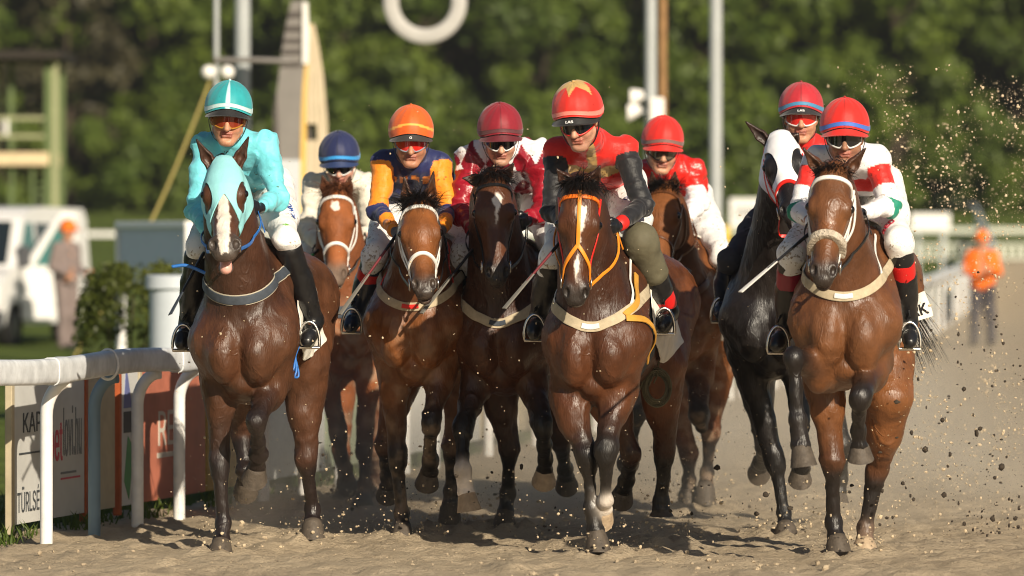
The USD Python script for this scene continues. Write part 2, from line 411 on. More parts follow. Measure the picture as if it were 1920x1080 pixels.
def lathe(prof, sides=24):
    prof = np.asarray(prof, float); an = np.arange(sides) * 2 * PI / sides
    v = np.stack([prof[:, None, 0] * np.cos(an), prof[:, None, 0] * np.sin(an), np.repeat(prof[:, 1:2], sides, 1)], -1).reshape(-1, 3)
    n = len(prof); i, j = np.meshgrid(np.arange(n - 1), np.arange(sides), indexing='ij'); j2 = (j + 1) % sides
    q = np.stack([i * sides + j, i * sides + j2, (i + 1) * sides + j2, (i + 1) * sides + j], -1).reshape(-1, 4)
    return v, np.vstack([q[:, [0, 1, 2]], q[:, [0, 2, 3]]])
def moved(m, loc=(0, 0, 0), R=None):
    v, f = (np.asarray(m.vertices), np.asarray(m.faces)) if hasattr(m, 'faces') else m
    v = v if R is None else v @ np.asarray(R)           # rows of R are the new axes
    return v + np.asarray(loc, float), f
def extrude(poly, h):
    ps = getattr(poly, 'geoms', [poly])
    return joined([trimesh.creation.extrude_polygon(p, h, engine='earcut') for p in ps])
def decal(text, F, centre, right, up, height, off=0.003, bold=True, facing=None):
    """Lettering printed on a curved surface."""
    m = meshkit.text_mesh(text, height, 0.002, bold)
    v = np.array(m.vertices); c = (v.min(0) + v.max(0)) / 2
    P = np.asarray(centre) + (v[:, :1] - c[0]) * unit(right) + (v[:, 1:2] - c[1]) * unit(up)
    z = v[:, 2]
    Q, N = on_surface(F, P, off, 5)
    return Q + N * (z[:, None] - 0.001), np.array(m.faces)
def at(px, py, D):
    s = FPX / D
    return np.array([(px - 960) / s, D, EYE + (HORIZON - py) / s])

# ------------------------------------------------------------------ race horses
BAY = dict(b=(0.170, 0.058, 0.016), m=(0.088, 0.030, 0.011), d=(0.012, 0.009, 0.008), n=(0.030, 0.022, 0.018))
DARKBAY = dict(b=(0.072, 0.024, 0.009), m=(0.040, 0.015, 0.008), d=(0.010, 0.008, 0.007), n=(0.026, 0.020, 0.017))
BROWN = dict(b=(0.074, 0.029, 0.013), m=(0.048, 0.020, 0.011), d=(0.014, 0.009, 0.008), n=(0.055, 0.042, 0.034))
CHESTNUT = dict(b=(0.24, 0.075, 0.022), m=(0.17, 0.055, 0.02), d=(0.07, 0.035, 0.022), n=(0.16, 0.11, 0.08))
BLACK = dict(b=(0.010, 0.008, 0.008), m=(0.012, 0.009, 0.008), d=(0.007, 0.006, 0.006), n=(0.012, 0.010, 0.010))
WHITE = (0.62, 0.55, 0.48)

class Horse: pass

def chain(p0, targets, O):
    """Joints of a limb from where the photograph shows them, depth from each bone's length."""
    out = [np.asarray(p0, float)]
    for (px, py, L, sg_) in targets:
        a = out[-1]; y = a[1] + sg_ * L * 0.5
        for _ in range(4):
            q = at(px, py, O[1] + y) - O
            y = a[1] + sg_ * math.sqrt(max(0.0, L * L - (q[0] - a[0]) ** 2 - (q[2] - a[2]) ** 2))
        out.append(at(px, py, O[1] + y) - O)
    return out

def make_hoof(F, C, T, fwd):
    """Tapered hoof from the coronet C to the toe side of the ground surface T."""
    ax = unit(T - C); f = unit(np.asarray(fwd) - ax * (np.asarray(fwd) @ ax)); s = np.cross(f, ax)
    L = np.linalg.norm(T - C); an = np.arange(20) * 2 * PI / 20
    rings = []
    for t, r, sh in ((-0.14, 0.038, -.004), (0.0, 0.0455, 0.0), (0.10, 0.0465, 0.002), (0.55, 0.056, 0.012), (1.0, 0.066, 0.024), (1.0, 0.054, 0.020), (0.86, 0.036, 0.014)):
        rr = r * np.where(np.cos(an) > -0.4, 1.0, 0.88)[:, None]
        rings.append(C + ax * L * t + f * sh + rr * (np.cos(an)[:, None] * f * 1.12 + np.sin(an)[:, None] * s))
    n = len(rings); v = np.vstack(rings)
    if T[2] < 0.10:                                    # a planted hoof stands flat in the sand
        low = slice(4 * 20, None); v[low, 2] = np.where(np.arange(len(v[low])) < 40, min(T[2], 0.012), 0.03)
    i, j = np.meshgrid(np.arange(n - 1), np.arange(20), indexing='ij'); j2 = (j + 1) % 20
    q = np.stack([i * 20 + j, i * 20 + j2, (i + 1) * 20 + j2, (i + 1) * 20 + j], -1).reshape(-1, 4)
    f_ = np.vstack([q[:, [0, 1, 2]], q[:, [0, 2, 3]]])
    c = len(v); v = np.vstack([v, v[-20:].mean(0)]); k = np.arange(20)
    return v, np.vstack([f_, np.stack([(n - 1) * 20 + k, (n - 1) * 20 + (k + 1) % 20, np.full(20, c)], 1)])

def strands(rng, roots, dirs, length, n, r, droop=0.5, curl=0.15, seg=6):
    """Tapered hair locks as thin three sided tubes, one mesh."""
    ms = []
    for _ in range(n):
        k = rng.randrange(len(roots)); p = np.array(roots[k]) + np.array([rng.gauss(0, 0.012) for _ in range(3)])
        d = unit(np.array(dirs[k]) + np.array([rng.gauss(0, curl) for _ in range(3)]))
        L = length * rng.uniform(0.55, 1.1); P = [p]
        w = np.array([rng.gauss(0, curl) for _ in range(3)])
        for j in range(seg):
            d = unit(d + np.array([0, 0, -droop / seg]) + w / seg * math.sin(j)); P.append(P[-1] + d * L / seg)
        ms.append(tube(np.array(P), np.linspace(r, r * 0.15, seg + 1) * rng.uniform(0.7, 1.3), 3))
    return joined(ms)

def make_horse(s):
    h = Horse(); h.s = s
    D, C = s['D'], s['coat']
    O = np.array([at(s['cx'], HORIZON, D)[0], D, 0.0]); h.O = O
    yaw = math.radians(s.get('yaw', 10)); cy, sy = math.cos(yaw), math.sin(yaw)
    dz, gw = s.get('dz', 0.0), s.get('girth', .88)
    def L(x, y, z):
        x = x * gw
        return np.array([x * cy + y * sy, y * cy - x * sy, z + dz])
    def inv(P): return np.stack([P[:, 0] * cy - P[:, 1] * sy, P[:, 1] * cy + P[:, 0] * sy, P[:, 2] - dz], 1)
    h.L, h.inv = L, inv
    Rb = np.array([[cy, -sy, 0], [sy, cy, 0], [0, 0, 1.0]])
    b, m, dk, nz = C['b'], C['m'], C['d'], C['n']
    F = Field(); h.F = F
    E = lambda x, y, z, rx, ry, rz, k=0.06, c=b, op='u': F.ell(L(x, y, z), (rx * gw, ry, rz), Rb, k, c, op)
    # trunk
    E(0, 0.62, 1.20, .245, .52, .345, .10); E(0, 1.02, 1.21, .285, .50, .315, .12)
    E(0, 0.26, 1.12, .225, .27, .28, .10); E(0, 1.52, 1.31, .265, .38, .27, .12)
    E(0, 0.62, 1.47, .085, .36, .11, .10, m); E(0, 1.3, 1.43, .14, .40, .10, .12, m)
    E(0, 0.28, 0.90, .125, .26, .10, .08)
    for x in (-1, 1):
        E(x * .098, .050, 1.06, .108, .125, .165, .022)                              # pectorals
        E(x * .165, .115, 1.165, .085, .09, .10, .05)                               # point of shoulder
        F.cap(L(x * .175, .16, 1.13), L(x * .10, .52, 1.50), .125, .085, .09, b)      # shoulder blade
        F.cap(L(x * .10, 1.25, 1.42), L(x * .15, 1.55, 1.36), .12, .15, .10, b)       # croup
    F.cap(L(0, -.085, 1.20), L(0, -.05, .92), .016, .022, .04, None, op='s')        # breast groove
    # neck and head frame
    poll = at(s['poll'][0], s['poll'][1], D + s['poll'][2]) - O
    mz = at(s['muzzle'][0], s['muzzle'][1], D + s['poll'][2] - .25) - O
    HL = s.get('head_len', .60)
    dx, dzz = mz[0] - poll[0], mz[2] - poll[2]
    q2 = HL * HL - dx * dx - dzz * dzz
    u = unit([dx, -math.sqrt(max(q2, 0.01)), dzz])
    psi, roll = math.radians(s.get('psi', 0)), math.radians(s.get('roll', 0))
    l = np.array([math.cos(psi) * math.cos(roll), math.sin(psi), -math.sin(roll)]); l = unit(l - u * (l @ u))
    v = np.cross(u, l)
    hs = HL / .60
    def Hd(x, uu, vv): return poll + (l * x + u * uu + v * vv) * hs
    def hinv(P):
        q = (P - poll) / hs; return np.stack([q @ l, q @ u, q @ v], 1)
    h.Hd, h.hinv, h.lax, h.u, h.v, h.poll = Hd, hinv, l, u, v, poll
    Rh = np.array([l, u, v])
    H = lambda x, uu, vv, rx, ru, rv, k=0.03, c=b, op='u': F.ell(Hd(x, uu, vv), np.array((rx, ru, rv)) * hs, Rh, k, c, op)
    K = lambda p, q, ra, rb, k=0.03, c=b, cb=None, op='u': F.cap(Hd(*p), Hd(*q), ra * hs, rb * hs, k, c, cb, op)
    nb = s.get('neck_c', m)
    nw = s.get('neck_w', 1.0)
    crest, throat = Hd(0, .0, -.13), Hd(0, .12, -.22)
    F.cap(L(0, .50, 1.43), crest, .125 * nw, .078, .10, nb); F.cap(L(0, .16, 1.19), throat, .165 * nw, .088, .10, nb)
    F.cap((L(0, .50, 1.43) + L(0, .16, 1.19)) / 2, (crest + throat) / 2, .165 * nw, .088, .08, nb)
    for x in (-1, 1): F.cap(L(x * .12, .2, 1.2), (crest * .4 + throat * .6) + l * x * .03, .10 * nw, .055, .07, nb)
    # head
    fc = s.get('face_c', b)
    K((0, .02, -.075), (0, .20, -.065), .082, .095, .03, fc); H(0, .15, -.035, .082, .12, .055, .04, fc)
    K((0, .20, -.05), (0, .48, -.055), .064, .046, .04, fc); K((0, .28, -.095), (0, .50, -.085), .064, .048, .04, fc)
    for x in (-1, 1):
        H(x * .080, .205, -.040, .034, .048, .040, .025, fc)                         # orbit
        H(x * .046, .215, -.165, .046, .125, .095, .05, fc)                          # cheek
        K((x * .062, .27, -.065), (x * .046, .39, -.075), .013, .009, .025, fc)      # facial crest
    dr = s.get('jaw', 0.0)
    for x in (-1, 1): K((x * .038, .30, -.155), (x * .024, .50 - dr * .2, -.105 - dr), .034, .022, .035, fc, nz)
    mw = s.get('muz', 1.0)
    H(0, .535, -.075, .056 * mw, .064, .056 * mw, .035, nz)
    for x in (-1, 1):
        H(x * .040 * mw, .535, -.045, .027 * mw, .046, .030, .02, nz)
    H(0, .588, -.068, .044 * mw, .026, .034, .02, nz)                                     # upper lip
    H(0, .570 - dr * .35, -.122 - dr, .037, .040, .023, .02, nz)                     # chin and lower lip
    for x in (-1, 1): H(x * .047 * mw, .556, -.022, .014 * mw, .028, .019, .010, (0.004, 0.003, 0.003), 's')
    H(0, .605, -.101 - dr * .5, .05, .05, .004 + dr * .42, .012, (0.05, .02, .018) if not dr else (.30, .10, .08), 's')
    for x in (-1, 1): H(x * .112, .205, -.034, .014, .026, .018, .012, (0.008, 0.006, 0.005), 's')
    # ears
    for x, (ex, ey) in zip((-1, 1), s['ears']):
        base = Hd(x * .052, .005, -.075); tip = at(ex, ey, D + s['poll'][2] + s.get('ear_back', .02)) - O
        d_ = tip - base; Le = np.linalg.norm(d_); d_ = d_ / Le; mid = base + d_ * Le * .42
        front = unit(np.array([x * s.get('ear_out', .25), -1, 0.1])); front = unit(front - d_ * (front @ d_))
        h.__dict__.setdefault('ears', []).append((base - d_ * .01, tip))
        F.cap(base - d_ * .02, mid, .028, .031, .02, m); F.cap(mid, tip, .030, .005, .012, m, dk)
        F.cap(base + d_ * .035 + front * .024, mid + front * .024, .013, .021, .012, (.05, .02, .012), op='s')
        F.cap(mid + front * .023, tip - d_ * .02 + front * .013, .020, .006, .010, (.05, .02, .012), op='s')
    # legs
    h.hooves = []
    for i, x in ((0, -1), (1, 1)):
        lg = s['fore'][i]
        el = L(x * .155, .26, .93) if len(lg) < 5 or lg[4] is None else at(lg[4][0], lg[4][1], D + .2) - O
        J = chain(el, [(*lg[0], .40, lg[3][0]), (*lg[1], .28, lg[3][1]), (*lg[2], .20, lg[3][2])], O)
        E0, Kn, Ft, T = J
        lc = s.get('leg_c', dk); sock = s.get('socks', {}).get(i)
        F.cap(L(x * .165, .13, 1.10), E0, .105, .088, .06, b)
        F.cap(E0 + [0, .05, .03], L(x * .14, .42, 1.15), .085, .10, .07, b)
        F.cap(E0, Kn, .080, .047, .045, b, lc); tq = E0 + (Kn - E0) * .22
        F.ell(tq + [0, -.02, 0], (.075, .075, .12), None, .05, b)
        fw = unit(np.cross(Kn - Ft, [1, 0, 0])) if abs(unit(Kn - Ft)[0]) < .95 else np.array([0, -1.0, 0])
        if fw[1] > 0: fw = -fw
        if lg[3][1] > 0.3 and Ft[2] > Kn[2] - .15: fw = np.array([0, -.3, -1.0])
        F.cap(Kn + unit(E0 - Kn) * .03, Kn + unit(Ft - Kn) * .035, .050, .046, .03, lc)
        F.cap(Kn, Ft, .036, .031, .025, lc); F.cap(Kn * .9 + Ft * .1 - fw * .026, Ft - fw * .022, .020, .018, .02, lc)
        F.cap(Ft - fw * .012, Ft - fw * .0, .041, .039, .02, sock or lc)
        C_ = Ft + (T - Ft) * .56; F.cap(Ft, C_, .034, .040, .02, sock or lc)
        F.ell(C_, (.046, .048, .03), None, .015, sock or lc)
        h.hooves.append((make_hoof(Ft, C_, T, (0, -1, .05)), bool(sock) or s.get('pale_hooves', False)))
        h.__dict__.setdefault('knees', []).append((E0, Kn, Ft))
    for i, x in ((0, -1), (1, 1)):
        lg = s['hind'][i]
        hip, stf = L(x * .14, 1.50, 1.30), L(x * .205, 1.14, .98)
        if len(lg) > 4 and lg[4] is not None: stf = at(lg[4][0], lg[4][1], D + 1.15) - O
        J = chain(stf, [(*lg[0], .46, lg[3][0]), (*lg[1], .36, lg[3][1]), (*lg[2], .20, lg[3][2])], O)
        S0, Hk, Ft, T = J; lc = s.get('leg_c', dk); hb = s.get('hind_c', b); sock = s.get('socks', {}).get(i + 2)
        th = s.get('thigh', 1.0); F.cap(hip, S0, .20, .125 * th, .09, hb); F.cap(L(x * .13, 1.74, 1.26), S0 * .45 + Hk * .55, .145, .075, .09, hb)
        F.cap(S0, Hk, .115 * th, .050, .06, hb, m); F.ell(S0 + (Hk - S0) * .25 + [0, .03, 0], (.095 * th, .11 * th, .15), None, .06, hb)
        F.cap(Hk, Hk + unit(Ft - Hk) * .05, .052, .046, .03, m, lc)
        F.cap(Hk + [0, .045, .035], Hk + (Ft - Hk) * .3 + [0, .03, 0], .026, .018, .03, m, lc)
        F.cap(Hk, Ft, .041, .034, .03, lc); F.cap(Hk * .8 + Ft * .2 + [0, .03, 0], Ft + [0, .022, 0], .02, .02, .02, lc)
        F.cap(Ft, Ft + [0, .012, 0], .043, .040, .02, sock or lc)
        C_ = Ft + (T - Ft) * .56; F.cap(Ft, C_, .036, .041, .02, sock or lc); F.ell(C_, (.047, .049, .03), None, .015, sock or lc)
        h.hooves.append((make_hoof(Ft, C_, T, (0, -1, .05)), bool(sock)))
        h.__dict__.setdefault('hocks', []).append((S0, Hk, Ft))
    # mesh: closer sampling round the head
    P = np.array([Hd(0, -.16, -.05), Hd(-.1, .62, -.1), Hd(.1, .62, -.1), Hd(0, .2, .05)])
    zlo, zhi = P[:, 2].min() - .05, P[:, 2].max() + .08
    ylo, yhi = P[:, 1].min() - .05, poll[1] + .12
    fine = [(0, poll[0] - .17 + min(0, dx), poll[0] + .17 + max(0, dx), .0065), (1, ylo, yhi, .0065), (2, zlo, zhi, .0065), (1, 1.2, 9, .016)]
    vv, ff = F.mesh(.0115, fine)
    h.mv, h.mf, h.mn = vv, ff, vnormals(vv, ff)
    col = F.colour(vv)
    hp = hinv(vv); h.hp = hp; h.bp = inv(vv)
    # muscle and vein relief, away from the head
    far = np.clip((np.linalg.norm(vv - Hd(0, .25, -.08), axis=1) - .38) / .15, 0, 1) * np.clip((vv[:, 2] - .12) / .2, 0.25, 1)
    q = vv * [1.0, 1.0, .7]
    vein = np.clip(1 - np.abs(2 * meshkit.fbm(q * 7.0 + s['cx'], 2, 21) - 1) * 9, 0, 1) * np.clip((meshkit.noise(vv * 4 + 3, 5) - .45) * 5, 0, 1)
    rib = np.sin(h.bp[:, 1] * 46 + h.bp[:, 2] * 12) * np.clip(1 - np.abs(h.bp[:, 1] - .95) / .35, 0, 1) * np.clip((1.35 - vv[:, 2]) * 4, 0, 1)
    vv = vv + h.mn * (far * ((meshkit.fbm(q * 8.5 + 7 + s['cx'], 3, 22) - .5) * .034 + vein * .006 + rib * .002))[:, None]
    h.mv = vv; h.mn = vnormals(vv, ff)
    head = (hp[:, 1] > -.05) & (hp[:, 1] < .7) & (np.abs(hp[:, 0]) < .16) & (hp[:, 2] > -.3) & (hp[:, 2] < .1)
    wob = meshkit.fbm(vv * 45.0, 3, 5) - .5
    if 'blaze' in s:
        g = s['blaze'](hp[:, 0] + wob * .022, hp[:, 1] + wob * .035)
        w = np.clip(g / .006 + .5, 0, 1) * (head & (hp[:, 2] > -.09))
        col = col * (1 - w[:, None]) + np.array(s.get('blaze_c', WHITE)) * w[:, None]
    # sweat darkens, dust lightens the coat in drifting patches
    big = meshkit.fbm(vv * 5.0 + s['cx'], 4, 11)[:, None]
    col = col * (0.62 + 0.76 * big)
    if s.get('dust'):
        w = np.clip((meshkit.fbm(vv * 14.0, 4, 3) - .46) * 5, 0, 1)[:, None] * s['dust'] * np.clip((1.5 - h.bp[:, 2:3]) * 2, 0, 1)
        col = col * (1 - w) + np.array((.30, .21, .14)) * w
    h.prim = thing(s['name'], s['label'], 'horse', O)
    obj('body', (vv, ff), s.get('mat', 'coat'), h.prim, tint=col)
    for x in (-1, 1):
        e = trimesh.creation.icosphere(3, .021 * hs); obj('eye', moved(e, Hd(x * .0985, .207, -.036)), 'eye', h.prim)
    for hf, pale in h.hooves: obj('hoof', hf, 'pale_hoof' if pale else 'hoof', h.prim, smooth=40)
    if dr: 
        t = Field(); t.cap(Hd(0, .44, -.10 - dr * .75), Hd(0, .57, -.105 - dr * .82), .027, .030, .02, (1, 1, 1)); obj('tongue', t.mesh(.005), 'tongue', h.prim)
    rng = random.Random(s['cx'])
    hm = s.get('hair', 'hair')
    if s.get('forelock', True):
        roots = [Hd(x, -.005 + abs(x) * .2, -.02 - abs(x)) for x in np.linspace(-.055, .055, 11)]
        dirs = [u * .55 + v * .75 + l * (x * 9) + np.array([0, 0, .75]) for x in np.linspace(-.055, .055, 11)]
        obj('forelock', strands(rng, roots, dirs, s.get('lock', .13), 460, .0024, 1.0, .30), hm, h.prim)
    top = spline(np.array([crest + v * .10 - u * .02, (crest + L(0, .5, 1.43)) / 2 + [0, 0, .085], L(0, .52, 1.56)]), 12)
    Q, N = on_surface(F, top, 0.0)
    obj('mane', strands(rng, list(Q), [np.array([.5 * (1 if k % 3 else -1), .6, .35]) for k in range(len(Q))], .10, 120, .0032, 2.2, .2), hm, h.prim)
    tl = L(0, 1.92, 1.40); sw = s.get('tail', (-.05, .5, -.55))
    obj('tail', strands(rng, [tl + L(0, .02 * k, .0) - L(0, 0, 0) for k in range(4)], [unit(L(*sw) - L(0, 0, 0))] * 4, s.get('tail_len', .66), 260, .0028, .9, .13, 8), hm, h.prim)
    return h

def tack(h, t):
    """Bridle, reins, breast strap, saddle and cloth."""
    F, Hd, L, P = h.F, h.Hd, h.L, h.prim
    S = lambda name, pts, w, m, th=.004, off=.004, n=8, closed=False, parent=None: obj(name, strap(F, [Hd(*p) for p in pts], w, th, off, n, closed), m, parent or P, smooth=45)
    bw = t.get('width', .016)
    br = t.get('bridle')
    if br:
        bm, cm, nm = br
        if t.get('brow', True): S('browband', [(-.105, .10, -.095), (-.088, .085, -.03), (0, .075, .02), (.088, .085, -.03), (.105, .10, -.095)], bw * t.get('brow_w', 1.4), bm, .007)
        for x in (-1, 1):
            S('cheekpiece', [(x * .10, .06, -.12), (x * .11, .19, -.105), (x * .085, .33, -.11), (x * .066, .47, -.105)], bw, cm)
            if t.get('double'): S('cheekpiece', [(x * .10, .10, -.15), (x * .10, .22, -.15), (x * .078, .34, -.145), (x * .055, .47, -.13)], bw, cm)
        if nm: S('noseband', [(-.06, .40, -.13), (-.072, .39, -.075), (-.035, .375, -.01), (0, .37, .0), (.035, .375, -.01), (.072, .39, -.075), (.06, .40, -.13)], bw * t.get('nose_w', 1.3), nm, t.get('nose_t', .008))
        if t.get('lash', True): S('throat_lash', [(-.1, .08, -.13), (-.075, .2, -.25), (0, .24, -.28), (.075, .2, -.25), (.1, .08, -.13)], bw * .8, cm)
    for x in (-1, 1):
        c = Hd(x * .068, .485, -.112); an = np.linspace(0, 2 * PI, 20, endpoint=False)
        q = c + .030 * (np.cos(an)[:, None] * h.u + np.sin(an)[:, None] * h.v) + h.lax * x * .006
        obj('bit_ring', tube(q, .0045, 7, True), t.get('bit', 'steel'), P)
    # reins from the bit to the hands
    for x, hand in zip((-1, 1), t['hands']):
        a = Hd(x * .068, .50, -.125); hand = hand - h.O; mid = (a + hand) / 2 + np.array([x * .02, .03, -.05])
        q = spline([a, mid, hand, hand + [0, .12, -.12]], 10); tt, A, B = frames(q)
        N = np.cross(tt, [0, 0, 1.0]) * x
        ins = F.ev(q) < .014
        if ins.any(): q[ins] = on_surface(F, q[ins], .014)[0]
        obj('rein', band(q, N / np.linalg.norm(N, axis=1, keepdims=True), .017, .004), t.get('rein', 'black_leather'), P, smooth=45)
    zc, bmat, bw2 = t['breast']
    if bmat:
        zc = EYE + (HORIZON - zc) / (FPX / h.s['D']) - h.s.get('dz', 0)
        pts = [(-.30, .62, zc + .20), (-.27, .35, zc + .17), (-.22, .12, zc + .10), (-.12, 0, zc + .025), (0, -.05, zc), (.12, 0, zc + .025), (.22, .12, zc + .10), (.27, .35, zc + .17), (.30, .62, zc + .20)]
        b = obj('breast_strap', strap(F, [L(*p) for p in pts], bw2, .006, .006, 8), bmat, P, smooth=45)
        if t.get('breast_edge'): obj('strap_edge', strap(F, [L(*p) for p in pts], bw2 * 1.22, .003, .005, 8), t['breast_edge'], b, smooth=45)
        if t.get('breast_tab'):
            obj('strap_tab', strap(F, [L(-.05, -.05, zc + .006), L(0, -.06, zc), L(.05, -.05, zc + .006)], bw2 * .5, .004, .014, 6), t['breast_tab'], b, smooth=45)
        for x in (-1, 1):
            if t.get('neck_straps', True): obj('neck_strap', strap(F, [L(x * .17, .08, zc + .05), L(x * .15, .2, zc + .2), L(x * .1, .4, 1.52)], .016, .004, .006, 8), t.get('neck_m', bmat), P, smooth=45)
    bp = h.bp
    g = np.minimum.reduce([bp[:, 1] - .50, 1.12 - bp[:, 1], bp[:, 2] - t.get('cloth_low', 1.06) + .05 * np.sin(bp[:, 1] * 9), .34 - np.abs(bp[:, 0])])
    flap = meshkit.fbm(h.mv * 7, 3, 9) - .45
    obj('saddle_cloth', shell(h.mv, h.mf, g, .024 + .03 * np.clip(flap, -.4, 1.)[0], .006, h.mn), t.get('cloth', 'saddle_cloth'), P)
    g = np.minimum.reduce([bp[:, 1] - .60 - .1 * (bp[:, 2] < 1.35), 1.0 - bp[:, 1], bp[:, 2] - 1.43])
    obj('saddle', shell(h.mv, h.mf, g, .045, .02, h.mn), 'saddle', P)
    g = np.minimum.reduce([bp[:, 1] - .52, .64 - bp[:, 1], 1.30 - bp[:, 2]])
    obj('girth', shell(h.mv, h.mf, g, .010, .006, h.mn), t.get('girth', 'beige_web'), P)
    if t.get('hood'):
        hp = h.hp; m, fn = t['hood']
        g = fn(hp)
        for a, b in h.ears:
            d = b - a; tt = np.clip((h.mv - a) @ d / (d @ d), 0, 1); g = np.minimum(g, np.linalg.norm(h.mv - a - tt[:, None] * d, axis=1) - .040)
        obj('hood', shell(h.mv, h.mf, g, .006, .005, h.mn), m, P)

# ------------------------------------------------------------------ jockeys
SKIN, LIP = (0.48, 0.24, 0.145), (0.40, 0.13, 0.09)
def hand_prims(F, W, a, pn, lat, grow, c, k=.008):
    """A fist closed round the reins: palm, four bent fingers of different length, thumb along the top."""
    a, pn, lat = unit(a), unit(pn), unit(lat)
    F.ell(W + a * .048, (.050 + grow, .017 + grow, .040 + grow), np.array([a, pn, lat]), .012, c)
    for i, ln in enumerate((.92, 1.0, .95, .78)):
        p0 = W + a * .084 + lat * (.029 - i * .0195)
        p1 = p0 + (a * .020 + pn * .024) * ln; p2 = p1 + (pn * .022 - a * .012) * ln; p3 = p2 + (-a * .024 - pn * .002) * ln
        r = (.0098, .0094, .0092, .0082)[i] + grow
        F.cap(W + a * .05 + lat * (.024 - i * .016), p0, r * 1.05, r * 1.1, k, c)
        F.cap(p0, p1, r * 1.06, r, k * .5, c); F.cap(p1, p2, r, r * .96, k * .5, c); F.cap(p2, p3, r * .96, r * .85, k * .5, c)
    t0 = W + a * .022 + lat * .030; t1 = t0 + a * .034 + lat * .020 + pn * .010; t2 = t1 + a * .030 + pn * .016 - lat * .004
    F.cap(t0, t1, .0140 + grow, .0115 + grow, k, c); F.cap(t1, t2, .0112 + grow, .0092 + grow, k, c)

